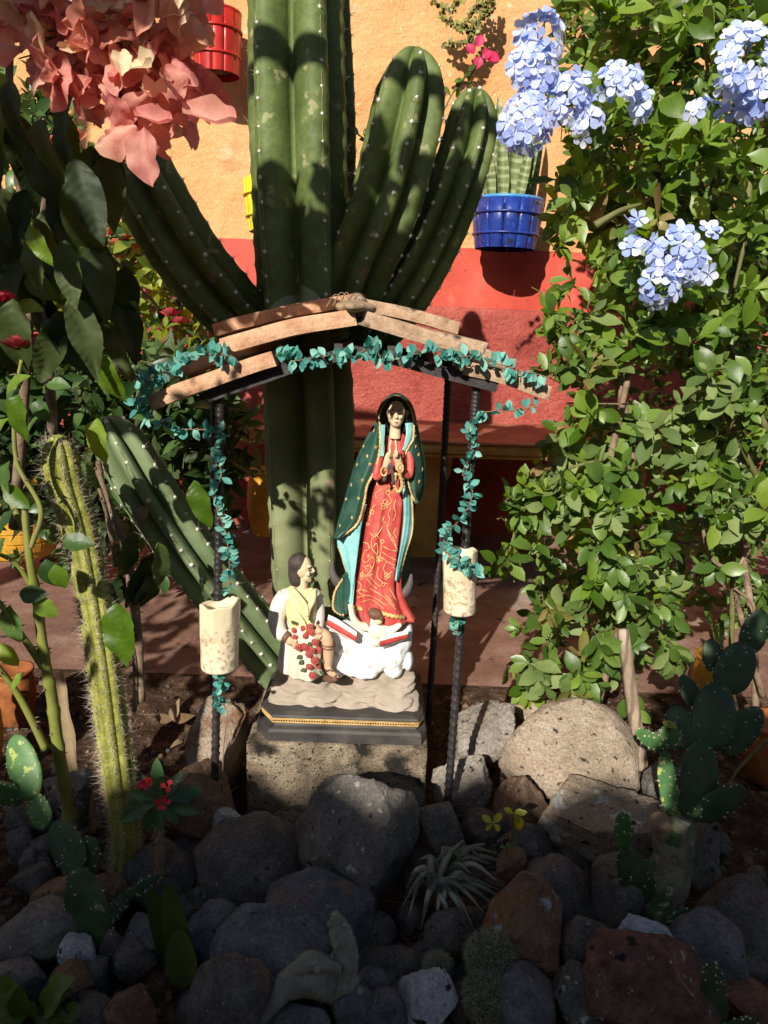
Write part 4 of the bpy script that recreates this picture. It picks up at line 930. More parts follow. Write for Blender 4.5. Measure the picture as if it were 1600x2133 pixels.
def rock_shape(c, rx, ry, rz, seed, sub=5, cuts=9, rot=0, rough=1.0, round_=.5):
    r = random.Random(seed); V_, F_ = ico(sub); pl = []
    for k in range(cuts + (4 if rough > .85 else 0)): pl.append((rv(r), r.uniform(.58, .86) if rough > .85 else r.uniform(.68, .93)))
    R = Matrix.Rotation(rot, 3, 'Y') @ Matrix.Rotation(r.uniform(-.3, .3), 3, 'X'); o = Vector((seed * 1.7, seed * .3, 0)); out = []
    for v in V_:
        p = v * (1 + .16 * noise.noise(v * 1.1 + o) + .08 * noise.noise(v * 2.3 + o))
        for n, d in pl:
            q = p.dot(n) - d
            if q > 0: p = p - n * q * .96
        p = p * (1 + rough * (.045 * noise.noise(v * 4 + o) + .028 * noise.noise(v * 9 + o) + .018 * noise.noise(v * 20 + o) + .008 * noise.noise(v * 45 + o)))
        out.append(R @ Vector((p.x * rx, p.y * ry, p.z * rz)) + c)
    return out, F_
def rock(px0, py0, px1, py1, Y, col, spt, label, seed=0, rot=0, cuts=9, rough=1., smooth_=True, sub=5, dz=.85):
    cx, cy = (px0 + px1) / 2, (py0 + py1) / 2; c = at(cx, cy, Y); m = pxm(cx, cy, Y)
    rx = (px1 - px0) / 2 * m * 1.14; rz = (py1 - py0) / 2 * m * 1.16 / .93
    v, f = rock_shape(c, rx, (rx + rz) / 2 * dz, rz, seed or rnd.randint(1, 9999), sub, cuts, rot, rough)
    o = obj('rock', v, f, rockmat(col, spt, smooth_), origin=(c.x, c.y, c.z - rz))
    return tag(o, label, 'rock', 'stones of the rock bed')
G = 1.0
R_ = [
 (943, 1460, 1066, 1622, 1.62, 'lgrey', 'plain', 'tilted pale grey stone behind the right front leg of the canopy, crossed by its shadow', 5, .45, 7, 1.2),
 (905, 1572, 1036, 1708, 1.47, 'lgrey', 'vein', 'cracked grey stone at the foot of the right front canopy leg', 12, -.2, 8, 1.4),
 (1072, 1484, 1332, 1656, 1.56, 'tan', 'plain', 'largest smooth tan boulder, lying in the sun below the leafy bush', 21, .10, 6, .5),
 (1124, 1618, 1362, 1832, 1.36, 'tan', 'lich', 'brown boulder with a white lichen patch under the big tan boulder', 33, .1, 8, 1.3),
 (1030, 1628, 1147, 1765, 1.42, 'brown', 'plain', 'dark brown stone behind the yellow-leaved seedlings', 41, 0, 8, 1.),
 (864, 1664, 962, 1790, 1.30, 'grey', 'plain', 'pointed grey stone wedged right of the large central boulder', 52, -.5, 9, .8),
 (630, 1630, 868, 1882, 1.22, 'grey', 'vein', 'large central grey boulder leaning on the concrete block', 64, .1, 7, .9),
 (405, 1716, 626, 1912, 1.22, 'dark', 'plain', 'broad dark grey boulder left of the large central one', 71, -.05, 7, .6),
 (398, 1440, 512, 1650, 1.50, 'tan', 'rust', 'upright tan slab of stone behind the left canopy legs', 83, .35, 8, 1.2),
 (355, 1592, 503, 1790, 1.36, 'brown', 'rust', 'reddish brown stone in front of the upright tan slab', 91, -.3, 8, 1.),
 (445, 1688, 505, 1740, 1.30, 'white', 'plain', 'small pale block of stone at the foot of the left front canopy leg', 95, .1, 9, .7),
 (530, 1848, 782, 2020, 1.08, 'blue', 'rust', 'wide bluish stone with a brown top below the large central boulder', 102, -.15, 6, .6),
 (458, 1903, 695, 2080, 1.00, 'blue', 'plain', 'smooth blue-grey boulder behind the felted cactus', 111, .1, 6, .5),
 (390, 1898, 508, 2030, 1.08, 'blue', 'plain', 'bluish stone between the flat green leaf blades and the smooth boulder', 124, .1, 7, .7),
 (12, 1888, 178, 2025, 1.05, 'grey', 'rust', 'dark round stone at the left edge with a brown dusty top', 133, 0, 6, .7),
 (75, 1842, 205, 1905, 1.12, 'brown', 'plain', 'flat rusty brown stone left of the prickly pear chain', 141, .1, 8, .9),
 (128, 1950, 195, 2030, 1.00, 'white', 'plain', 'bright bluish white stone behind the lowest prickly pear pad', 152, -.4, 8, .8),
 (95, 2010, 190, 2095, .95, 'brown', 'edge', 'small tan and white stone near the bottom left corner', 163, .2, 9, 1.1),
 (-20, 2008, 100, 2080, .97, 'grey', 'plain', 'low grey stone at the left edge above the broad green leaves', 171, 0, 7, .7),
 (262, 1905, 368, 2022, 1.06, 'blue', 'plain', 'blue-grey stone behind the flat green leaf blades', 182, .1, 7, .6),
 (205, 1938, 268, 2025, 1.04, 'grey', 'vein', 'small pitted stone right of the lowest prickly pear pad', 188, 0, 8, 1.),
 (405, 2010, 562, 2150, .90, 'dark', 'rust', 'dark brown stone at the bottom left of the felted cactus', 193, -.2, 7, .8),
 (220, 2060, 330, 2150, .90, 'red', 'plain', 'reddish stone at the bottom edge under the flat leaf blades', 201, .3, 7, .9),
 (150, 2075, 235, 2150, .90, 'dark', 'vein', 'dark stone at the bottom edge right of the broad green leaves', 204, .1, 7, .9),
 (185, 1828, 268, 1898, 1.14, 'brown', 'plain', 'small brown stone under the slanting prickly pear pad', 212, .1, 8, .8),
 (95, 1602, 208, 1712, 1.34, 'grey', 'vein', 'grey-brown stone at the foot of the thorny rose stem', 223, .2, 8, 1.1),
 (185, 1610, 260, 1740, 1.30, 'brown', 'rust', 'rough brown stone beside the foot of the bristly cactus', 226, 0, 8, 1.2),
 (20, 1660, 110, 1740, 1.32, 'dark', 'plain', 'dark stone behind the prickly pear chain at the left edge', 229, 0, 8, .8),
 (1028, 1765, 1096, 1838, 1.20, 'brown', 'edge', 'small rusty stone with white edges right of the striped rosette plant', 232, .3, 10, 1.2),
 (1084, 1808, 1242, 1930, 1.16, 'dark', 'rust', 'squared dark brown stone under the lichen-spotted boulder', 241, .15, 6, .7),
 (984, 1838, 1182, 2032, 1.04, 'brown', 'edge', 'large rusty stone with a white chipped edge right of the ball cacti', 255, .55, 8, 1.),
 (1226, 1798, 1335, 1965, 1.14, 'dark', 'plain', 'upright egg-shaped dark stone left of the prickly pear trunk', 262, .1, 6, .5),
 (1168, 1915, 1305, 2055, 1.03, 'dark', 'rust', 'round dark stone between the rusty stone and the bluish white one', 271, .2, 6, .6),
 (1290, 1918, 1425, 2015, 1.00, 'white', 'plain', 'pale bluish white stone leaning on the big red-brown boulder', 284, .7, 9, 1.),
 (1225, 1948, 1485, 2160, .93, 'red', 'vein', 'big red-brown boulder at the bottom right', 293, .2, 7, 1.1),
 (1392, 1915, 1550, 2065, 1.02, 'blue', 'plain', 'round blue-grey stone right of the bluish white one', 302, .1, 6, .5),
 (1450, 1852, 1615, 2055, 1.10, 'dark', 'plain', 'large dark stone at the right edge behind the round blue-grey one', 311, .3, 6, .6),
 (1405, 1700, 1492, 1870, 1.22, 'grey', 'vein', 'tall greyish stone right behind the prickly pear trunk', 322, .05, 8, 1.1),
 (1155, 2020, 1262, 2150, .93, 'dark', 'vein', 'pointed dark stone at the bottom left of the red-brown boulder', 333, -.4, 8, 1.),
 (1020, 2030, 1168, 2150, .93, 'blue', 'rust', 'dark bluish stone at the bottom edge beside the lower ball cactus', 341, .1, 7, .6),
 (826, 2028, 948, 2150, .92, 'white', 'vein', 'light speckled stone at the bottom edge left of the lower ball cactus', 352, .15, 8, .9),
 (765, 2072, 842, 2150, .90, 'blue', 'plain', 'small slate coloured stone left of the light speckled one', 361, 0, 7, .6),
 (695, 2060, 790, 2140, .91, 'blue', 'plain', 'dark slate stone below the tip of the felted cactus', 368, 0, 7, .6),
 (575, 2100, 685, 2160, .89, 'blue', 'plain', 'slate stone at the bottom edge under the felted cactus', 371, 0, 7, .6),
 (735, 2022, 808, 2085, .96, 'blue', 'vein', 'small round slate stone right of the felted cactus stem', 377, 0, 7, .6),
 (885, 1903, 985, 2015, 1.06, 'dark', 'plain', 'dark stone under the drooping tips of the striped rosette plant', 382, 0, 7, .6),
 (735, 1978, 885, 2065, 1.02, 'dark', 'rust', 'flat dark stone half buried in the soil patch', 391, 0, 6, .8),
 (1076, 1448, 1152, 1502, 1.78, 'tan', 'vein', 'small tan stone at the bed edge under the leafy bush', 402, 0, 8, 1.1),
 (1480, 2045, 1620, 2150, .95, 'red', 'edge', 'red-brown stone in the bottom right corner', 413, .2, 7, 1.1),
 (965, 1690, 1050, 1770, 1.36, 'dark', 'plain', 'dark stone in shade behind the yellow-green seedlings', 421, 0, 7, .8),
 (1040, 1730, 1150, 1830, 1.28, 'dark', 'vein', 'dark stone left of the lichen-spotted boulder', 427, 0, 7, .8),
 (1330, 1590, 1420, 1720, 1.44, 'grey', 'plain', 'brownish grey stone behind the pale prickly pear joints', 433, 0, 7, .9),
 (560, 1690, 650, 1800, 1.34, 'dark', 'plain', 'dark stone against the foot of the concrete block', 441, 0, 7, .7),
 (262, 1760, 400, 1905, 1.20, 'dark', 'plain', 'dark stone behind the stem of the red-flowered spurge', 447, 0, 7, .8),
 (330, 1890, 420, 1960, 1.12, 'grey', 'plain', 'small grey stone under the broad dark boulder', 453, .1, 7, .8),
 (1500, 1990, 1600, 2070, 1.02, 'dark', 'vein', 'small dark stone at the right edge above the bottom corner', 459, .1, 7, .8),
]
for a in R_:
    x0, y0, x1, y1, Y, c, sp, lab, seed, rot, cuts, rough = a
    rock(x0, y0, x1, y1, Y, c, sp, lab, seed, rot, cuts, rough, rough < .8)
# rubble and pebbles between them
PB = [mesh('pebble', *rock_shape(Vector((0, 0, 0)), 1, .8, .7, 500 + i, 2, 6), rockmat('dark' if i % 2 else 'brown', 'plain', False)) for i in range(4)]
for q, pm in enumerate(PB):
    Ms = []
    for i in range(420):
        x = rnd.uniform(-1.0, 1.0); y = rnd.uniform(.7, 1.95); s = rnd.choice((.004, .006, .008, .012, .02 if y < 1.3 else .008)) * rnd.uniform(.7, 1.3)
        Ms.append(basis((x, y, soilz(x, y) + s * .2), rv(), rv(), s))
    tag(joined('pebbles', pm, Ms, pm.materials[0], None, (0, 1.2, 0)), kind='stuff')
# rubble packed under and behind the boulders
for q in range(2):
    Ms = []
    for i in range(70):
        x = rnd.uniform(-.75, .75); y = rnd.uniform(.85, 1.42); s = rnd.uniform(.025, .05)
        Ms.append(basis((x, y, -.015 + s * .1), rv(), rv(), s))
    tag(joined('rubble', mesh('rubble_stone', *rock_shape(Vector((0, 0, 0)), 1, .8, .75, 600 + q, 3, 7), rockmat('dark', 'plain', False)), Ms, rockmat('dark', 'plain', False), None, (0, 1.2, 0)), kind='stuff')
# ---------------------------------------------------------------- leaves and bushes
def leafmat(name, cols, trans=.35, rough=.38, **k): return mat(name, cols, rough, 2.5, 6, .3, 14, isl=.6, trans=trans, spec=.5, grain=.15, gscale=12, **k)
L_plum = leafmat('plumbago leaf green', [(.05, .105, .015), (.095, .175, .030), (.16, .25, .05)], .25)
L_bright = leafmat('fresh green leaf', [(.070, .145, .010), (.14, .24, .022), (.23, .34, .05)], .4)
L_dull = leafmat('dusty grey green leaf', [(.080, .135, .028), (.135, .195, .048), (.20, .26, .085)], .18, .7)
L_muss = leafmat('broad dark leaf', [(.022, .040, .010), (.040, .066, .015), (.07, .10, .025)], .3, .6)
L_yel = leafmat('yellow green leaf', [(.12, .17, .02), (.22, .28, .03), (.34, .38, .06)], .45)
L_rose = leafmat('rose leaf green', [(.03, .075, .018), (.06, .12, .03), (.10, .18, .05)], .3)
L_dry = leafmat('dry brown leaf', [(.10, .06, .03), (.22, .14, .07), (.34, .26, .15)], .3, .8)
M_twig = mat('green brown twig', [(.10, .11, .03), (.17, .16, .06)], .7, 30)
M_bark = mat('grey brown bark', [(.10, .065, .04), (.22, .15, .10), (.33, .25, .18)], .9, 30, 8, 1, 90, .5, 25)
M_stake = mat('weathered wooden stake', [(.22, .16, .11), (.36, .28, .20), (.46, .38, .29)], .9, 12, 8, .6, 60, stripes=(14, (.18, .13, .09), .6, 'X'))
def leafset(name, m, W, wide, n=4, rows=5, tip=1.0, fold=.15, wave=.15, across=3, curls=(.1, .3, .5, -.1)):
    return [leafmesh(name, m, 1, W * (1 + .15 * ((i * 7) % 3 - 1)), wide, fold, curls[i % len(curls)], rows, wave, i * 13 + 1, tip, across) for i in range(n)]
def inpoly(x, y, P):
    c = False; j = len(P) - 1
    for i in range(len(P)):
        if (P[i][1] > y) != (P[j][1] > y) and x < (P[j][0] - P[i][0]) * (y - P[i][1]) / (P[j][1] - P[i][1]) + P[i][0]: c = not c
        j = i
    return c
def polypts(P, n, r=rnd):
    xs = [p[0] for p in P]; ys = [p[1] for p in P]; out = []
    while len(out) < n:
        x, y = r.uniform(min(xs), max(xs)), r.uniform(min(ys), max(ys))
        if inpoly(x, y, P): out.append((x, y))
    return out
def bush(t, poly, Ys, n_sprigs, per, size, sets, spread=.8, up=.3, out=Vector((0, -1, .4)), stemlen=.06, ind=300, centre=None, twig=M_twig, droop=.0, holes=None, gap=0):
    """sprigs of leaves spread through the volume of a crown; the nearest leaves are objects of their own"""
    all_ = []; tw = MB()
    for (px, py) in polypts(poly, n_sprigs):
        px += rnd.gauss(0, 16); py += rnd.gauss(0, 16)
        Y = rnd.uniform(*Ys) if rnd.random() < .5 else rnd.uniform(Ys[0], (Ys[0] + Ys[1]) / 2)
        if gap and n3(px / 85 + Ys[0] * 9, py / 85, 3) < -gap: continue
        if holes and any(inpoly(px, py, h) for h in holes) and rnd.random() < .9: continue
        p = at(px, py, Y); rad = Vector((0, 0, 0))
        if centre: rad = (p - at(centre[0], centre[1], Ys[1])).normalized() * .7
        d = (rv() * spread + out * .6 + Vector((0, 0, up)) + rad).normalized(); sl_ = stemlen * rnd.uniform(.6, 1.4)
        b0 = p - d * sl_; mid = (p + b0) / 2 + rv() * sl_ * .12; tw.add(*tube([b0, mid, p], [.0014, .0012, .0007], 4, cap=False))
        k = rnd.randint(*per); ph = rnd.random() * 6
        x = d.cross(Vector((.31, .2, .9))).normalized(); y = d.cross(x)
        ls = rnd.choice(sets)
        for q in range(k):
            s = .35 + .65 * q / max(1, k - 1); a = ph + q * 2.4; o = x * math.cos(a) + y * math.sin(a)
            ld = (o * (1.15 - .6 * s) + d * (.35 + .5 * s) + Vector((0, 0, -droop)) + rv() * .15).normalized()
            sz = rnd.uniform(*size) * (1.1 - .45 * max(0, s - .6) / .4)
            all_.append((Y, basis(b0 + (p - b0) * s, ld, (d * 1.0 + Vector((-.25, -.5, .75)) + rv() * .9), sz), rnd.choice(ls)))
    all_.sort(key=lambda a: a[0])
    def vis(M):
        p = M.translation - CAM; z = p.dot(FW); return z > 0 and abs(p.dot(RT) / z * FPX) < 800 and abs(p.dot(UP) / z * FPX) < 1060
    near = [a for a in all_ if vis(a[1])][:ind]; ids = set(id(a) for a in near)
    for a in near: inst('leaf', a[2], a[1], t)
    rest = [a for a in all_ if id(a) not in ids]; by = {}
    for a in rest: by.setdefault(a[2].name, (a[2], []))[1].append(a[1])
    for me, Ms in by.values(): joined('foliage', me, Ms, me.materials[0], t, kind='stuff')
    if tw.v: tw.obj('twigs', twig, t)['kind'] = 'stuff'
    return all_
def branch(t, P, R, m=M_twig, name='branch', thorns=0, k=8, knob=0):
    n = 10 * len(P); C = vcat([at(*p) for p in P], n); Rr = list(np.interp(np.linspace(0, 1, n), np.linspace(0, 1, len(R)), R))
    if knob: Rr = [r * (1 + knob * max(0, math.sin(i * .9)) ** 6) for i, r in enumerate(Rr)]
    v, f = tube(C, Rr, k, rf=lambda i, a: 1 + .08 * math.sin(3 * a + i * .3)); o = obj(name, v, f, m, t)
    if thorns:
        b = MB()
        for q in range(thorns):
            i = rnd.randrange(2, n - 2); T = (C[i + 1] - C[i]).normalized(); d = rv(); d = (d - T * d.dot(T)).normalized(); p = C[i] + d * Rr[i] * .8; L = rnd.uniform(.007, .012)
            b.add(*tube([p, p + d * L * .5 - T * .001, p + d * L - T * .003], [.0024, .0013, .0003], 5))
        b.obj('thorns', M_bark, o)['kind'] = 'stuff'
    return C

# plumbago: the bright upper crown and its pale blue flowers
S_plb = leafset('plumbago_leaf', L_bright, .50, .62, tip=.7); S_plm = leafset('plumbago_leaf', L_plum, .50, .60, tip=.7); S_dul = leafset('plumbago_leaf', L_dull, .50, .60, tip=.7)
S_ylw = leafset('plumbago_leaf', leafmat('yellowing leaf', [(.16, .18, .04), (.26, .25, .06), (.30, .22, .09)], .3), .46, .60, tip=.7)
pb = thing('plumbago_bush', 'tall plumbago bush with pale blue flower clusters climbing up the right side', 'bush', Vector((.85, 2.1, 0)))
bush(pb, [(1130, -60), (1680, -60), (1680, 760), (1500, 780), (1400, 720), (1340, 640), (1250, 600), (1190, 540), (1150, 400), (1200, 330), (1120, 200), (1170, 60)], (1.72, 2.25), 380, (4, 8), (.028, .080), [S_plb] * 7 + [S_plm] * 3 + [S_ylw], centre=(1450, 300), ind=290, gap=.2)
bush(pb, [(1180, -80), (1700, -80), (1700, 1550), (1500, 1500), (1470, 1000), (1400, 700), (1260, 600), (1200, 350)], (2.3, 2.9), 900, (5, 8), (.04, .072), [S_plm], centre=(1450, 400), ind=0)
for P in ([(1600, 900, 2.1), (1480, 640, 2.1), (1350, 420, 2.05), (1230, 300, 1.95)], [(1520, 1500, 2.15), (1530, 900, 2.15), (1500, 400, 2.1), (1450, -60, 2.1)], [(1580, 1000, 2.2), (1430, 700, 2.1), (1300, 470, 1.95)],
          [(1600, 350, 2.0), (1480, 270, 1.95), (1370, 180, 1.85)], [(1560, 380, 1.8), (1555, 480, 1.78), (1530, 600, 1.78)], [(1240, 470, 1.78), (1290, 440, 1.78), (1335, 425, 1.8)]):
    branch(pb, P, [.009, .006, .0035])
# the lower, duller bush tied to a stake
lb = thing('leafy_bush', 'dusty green leafy bush tied to a wooden stake at the right of the shrine', 'bush', gnd(1310, 1540) + Vector((0, .1, 0)))
polyL = [(1230, 660), (1330, 640), (1480, 700), (1600, 780), (1600, 1120), (1500, 1190), (1440, 1170), (1430, 1330), (1400, 1500), (1300, 1490), (1180, 1480), (1080, 1450), (1060, 1380), (1110, 1290), (1040, 1210), (1075, 1100), (1130, 1000), (1120, 900), (1190, 850), (1180, 760)]
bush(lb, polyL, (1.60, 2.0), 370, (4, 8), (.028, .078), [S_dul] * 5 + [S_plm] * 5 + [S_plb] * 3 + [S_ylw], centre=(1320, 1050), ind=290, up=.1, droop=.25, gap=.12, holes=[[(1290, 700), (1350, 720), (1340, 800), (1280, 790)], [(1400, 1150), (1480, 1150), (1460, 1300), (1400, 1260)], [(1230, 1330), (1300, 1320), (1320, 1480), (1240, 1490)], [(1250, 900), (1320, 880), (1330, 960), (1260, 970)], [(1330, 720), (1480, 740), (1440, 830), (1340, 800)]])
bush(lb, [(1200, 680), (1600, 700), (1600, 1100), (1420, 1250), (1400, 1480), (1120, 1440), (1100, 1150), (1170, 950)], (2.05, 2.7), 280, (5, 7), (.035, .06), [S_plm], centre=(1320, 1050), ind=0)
def plank(t, name, p0, p1, w0, w1, Y0, Y1, m):
    C = [at(*p0, Y0).lerp(at(*p1, Y1), i / 20) for i in range(21)]
    v, f = tube(C, [w0 + (w1 - w0) * i / 20 for i in range(21)], 7, rf=lambda i, a: 1 + .12 * math.sin(3 * a) + .05 * n3(i * .5, a * 2, 1)); return obj(name, v, f, m, t)
plank(lb, 'stake', (1336, 1600), (1298, 1310), .017, .013, 1.60, 1.64, M_stake)
plank(lb, 'stem', (1240, 1480), (1290, 1310), .010, .008, 1.70, 1.70, M_bark)
plank(lb, 'stem', (1290, 1330), (1330, 1210), .012, .010, 1.80, 1.80, M_bark)
plank(lb, 'stem', (1335, 1100), (1280, 720), .014, .010, 1.80, 1.82, M_bark)
plank(lb, 'stem', (1270, 960), (1310, 780), .008, .007, 1.76, 1.80, M_bark)
branch(lb, [(1460, 1080, 1.75), (1480, 1160, 1.75), (1530, 1185, 1.75), (1560, 1140, 1.76)], [.004, .005, .003], M_bark)
branch(lb, [(1180, 840, 1.7), (1330, 842, 1.72)], [.0022, .0016], M_twine, 'straw')
branch(lb, [(1240, 960, 1.66), (1150, 990, 1.64), (1090, 1060, 1.63), (1060, 1150, 1.62)], [.004, .003, .002]); branch(lb, [(1250, 700, 1.7), (1190, 760, 1.68), (1150, 775, 1.66)], [.003, .002, .0015])
bush(lb, [(1130, 620), (1240, 600), (1250, 800), (1150, 800)], (1.68, 1.85), 26, (4, 6), (.035, .055), [S_plm, S_plb], ind=60)
bush(lb, [(1040, 1080), (1110, 1000), (1200, 860), (1210, 1000), (1100, 1160)], (1.6, 1.75), 26, (4, 6), (.035, .055), [S_plm, S_plb], ind=60)

# blue flowers
M_blue = mat('pale blue petal', [(.36, .45, .80), (.54, .62, .90), (.76, .80, .95)], .55, 9, 3, isl=.6, trans=.3, spec=.3)
M_bluet = mat('blue flower tube', [(.16, .2, .55), (.3, .35, .6)], .6, 20)
def flower_mesh(name, m, npet, W, wide, cup, r0=.05, mt=None, tubeL=1.0, seed=0):
    b = MB(); r = random.Random(seed)
    for k in range(npet):
        a = 2 * PI * k / npet + r.uniform(-.1, .1); R = Matrix.Rotation(a, 3, 'Z'); rows = 5; vs = []
        for i in range(rows + 1):
            s = i / rows; w_ = W / 2 * (math.sin(PI * min(1, s ** (math.log(.5) / math.log(wide)))) ** .8 if 0 < i < rows else (.12 if i == 0 else .35))
            for q in (-1, 0, 1):
                vs.append(R @ Vector((q * w_, r0 + s, cup * s * s - (.10 if q == 0 else 0) * (1 - s) + .05 * r.uniform(-1, 1))))
        b.add(vs, [(i * 3 + j, i * 3 + j + 1, i * 3 + j + 4, i * 3 + j + 3) for i in range(rows) for j in (0, 1)])
    if mt: b.add(*tube([Vector((0, 0, -tubeL)), Vector((.05, 0, -tubeL * .4)), Vector((0, 0, 0))], [.05, .05, .09], 5), 1)
    return mesh(name, b.v, b.f, [m, mt] if mt else [m], True, b.m)
FM = [flower_mesh('blue_flower', M_blue, 5, .78, .68, c, mt=M_bluet, tubeL=1.6, seed=i) for i, c in enumerate((-.15, .15, -.35))]
def cluster(t, cx, cy, rx, ry, Y, n, size=.0215, group=None, dvec=Vector((-.1, -1, .35))):
    c = at(cx, cy, Y); m = pxm(cx, cy, Y); e = bpy.data.objects.new('flower_cluster', None); link(e, t, c + Vector((0, .03, 0)))
    Rx, Rz = rx * m * .82, ry * m * .82; tw = MB()
    for q in range(n):
        u = rv(); u = Vector((u.x, -abs(u.y) + .25, u.z)).normalized() * rnd.uniform(.82, 1.0); p = c + Vector((u.x * Rx, u.y * (Rx + Rz) * .4, u.z * Rz))
        d = (u + dvec * .55 + rv() * .35).normalized(); z = d; x = z.cross(Vector((.2, .1, 1))).normalized(); y = z.cross(x); s = size * rnd.uniform(.8, 1.15); a = rnd.random() * 6
        xx = x * math.cos(a) + y * math.sin(a); yy = z.cross(xx)
        M = Matrix(((xx.x * s, yy.x * s, z.x * s, p.x), (xx.y * s, yy.y * s, z.y * s, p.y), (xx.z * s, yy.z * s, z.z * s, p.z), (0, 0, 0, 1)))
        inst('flower', rnd.choice(FM), M, e)
        tw.add(*tube([c + Vector((0, .04, -.01)), p - d * s * 1.5], .0009, 4, cap=False))
    tw.obj('flower_stalks', M_twig, e)['kind'] = 'stuff'
for a in [(1125, 80, 60, 62, 1.66, 26), (1112, 145, 68, 52, 1.63, 24), (1095, 255, 62, 72, 1.62, 30), (1190, 200, 55, 60, 1.64, 18), (1225, 250, 40, 55, 1.65, 12), (1295, 165, 60, 42, 1.66, 12), (1345, 215, 32, 34, 1.68, 6),
          (1550, 130, 82, 85, 1.5, 28), (1590, 200, 50, 50, 1.5, 12), (1465, 228, 36, 24, 1.55, 4), (1540, 225, 40, 22, 1.55, 4), (1410, 525, 72, 60, 1.58, 24), (1375, 595, 50, 50, 1.58, 14), (1440, 560, 50, 42, 1.58, 10), (1318, 520, 22, 26, 1.62, 3), (1320, 462, 20, 14, 1.62, 2), (1475, 485, 18, 14, 1.6, 2)]:
    cluster(pb, *a)

# pink bract cluster close to the camera and its shrub with broad hanging leaves
M_sep = mat('crumpled pink sepal', [(.44, .11, .11), (.62, .25, .22), (.74, .42, .32), (.78, .62, .40)], .5, 2.6, 7, .5, 14, isl=.35, trans=.38, spec=.3, stops=[.22, .42, .64, .86])
ms = thing('pink_flowered_shrub', 'shrub with a big head of crumpled pink sepals and broad dark leaves', 'shrub', Vector((-.75, 1.2, 0)))
SEP = []
for i in range(7):
    r = random.Random(i); me = leafmesh('sepal', M_sep, 1, .66, .5, .42 * (1 if i % 2 else -1), (.45, -.6, 1.0, .2, .8, -.4, 1.2)[i], 14, .45, i * 5, .7, 7)
    for v_ in me.vertices:
        c = v_.co; tw_ = (r.random() - .5) * .0 + .9 * math.sin(i * 2.1) * c.y; x, z = c.x, c.z; c.x = x * math.cos(tw_) - z * math.sin(tw_); c.z = x * math.sin(tw_) + z * math.cos(tw_)
        c.z += .9 * max(0, abs(c.x) - .20) ** 1.5 * (1 if i % 3 else -1) + .10 * noise.noise(c * 3.2 + Vector((i * 3, 0, 0))) + .05 * noise.noise(c * 8 + Vector((i * 3, 0, 0)))
    SEP.append(me)
pk = [(0, -40), (420, -40), (430, 60), (440, 160), (450, 270), (380, 265), (320, 330), (290, 330), (240, 290), (140, 230), (60, 190), (30, 100), (-30, 60), (-60, -40)]
for (x, y) in polypts(pk, 240, random.Random(5)):
    Y = rnd.uniform(1.14, 1.34); p = at(x, y, Y); d = (Vector(((x - 200) / 300, -.3, -(y - 60) / 260 - .25)) + rv() * .75).normalized()
    inst('sepal', rnd.choice(SEP), basis(p - d * .035, d, Vector((-.2, -1, .3)) + rv() * .7, rnd.uniform(.038, .062)), ms)
SEC = [m_.copy() for m_ in SEP[:4]]
M_sepc = mat('cream sepal', [(.62, .26, .20), (.76, .50, .34), (.82, .70, .46)], .5, 1.5, 5, .35, 20, isl=.45, trans=.3, spec=.3)
for m_ in SEC: m_.materials.clear(); m_.materials.append(M_sepc)
for (x, y) in polypts([(0, -40), (420, -40), (440, 120), (300, 160), (180, 120), (40, 60)], 46, random.Random(9)):
    d = (Vector(((x - 200) / 300, -.4, -(y - 40) / 200 + .1)) + rv() * .7).normalized(); p = at(x, y, rnd.uniform(1.12, 1.2))
    inst('sepal', rnd.choice(SEC), basis(p - d * .03, d, Vector((-.2, -1, .5)) + rv() * .6, rnd.uniform(.040, .060)), ms)
hb = MB()
for q in range(60):
    x, y = rnd.choice(polypts(pk, 1)); p = at(x, y, 1.22); c_ = at(210, 30, 1.30); m_ = (p + c_) / 2 + rv() * .02; hb.add(*tube(vcat([c_, m_, p], 8), [.0022, .002, .002, .0018, .0016, .0015, .0013, .001], 5))
hb.obj('flower_stalks', M_twig, ms)['kind'] = 'stuff'
M_orst = mat('orange star floret', [(.45, .16, .04), (.60, .32, .08)], .5, 20, isl=.6); ST5 = flower_mesh('floret', M_orst, 5, .5, .5, .2, .02)
for (x, y) in [(90, 60), (230, 40)]: z_ = (Vector((0, -1, .4)) + rv() * .5).normalized(); inst('floret', ST5, basis(at(x, y, 1.15), z_.cross(rv()), z_, .011), ms)
inst('sepal', SEP[3], basis(at(300, 262, 1.13), Vector((.08, -.1, -1)), Vector((-.3, -1, .2)), .078), ms)
inst('sepal', SEP[0], basis(at(285, 265, 1.13), Vector((-.9, -.1, -.15)), Vector((-.1, -1, .4)), .070), ms)
inst('sepal', SEP[1], basis(at(385, 210, 1.16), Vector((.6, -.1, -.7)), Vector((-.1, -1, .4)), .074), ms)
def veined(name, m, W, n, curls):
    out = []
    for i in range(n):
        me = leafmesh(name, m, 1, W * (1 + .12 * (i % 3 - 1)), .42, .14, curls[i], 36, .25, i * 7 + 2, .9, 9)
        for v_ in me.vertices:
            c = v_.co; c.z += .010 * math.sin((c.y * 1.0 - abs(c.x) * .9) * 62) * min(1, abs(c.x) * 12) + .02 * noise.noise(c * 4 + Vector((i, 0, 0)))
        out.append(me)
    return out
S_mus = veined('broad_leaf', L_muss, .44, 5, (.25, .5, .7, .1, .4))
branch(ms, [(110, 900, 1.5), (90, 500, 1.48), (130, 250, 1.4), (200, 60, 1.34)], [.010, .007, .004], M_bark); branch(ms, [(30, 1100, 1.55), (60, 600, 1.5), (20, 200, 1.45), (40, -60, 1.4)], [.012, .008, .005], M_bark)
branch(ms, [(100, 600, 1.5), (200, 520, 1.5), (330, 640, 1.5)], [.005, .004, .002], M_bark)
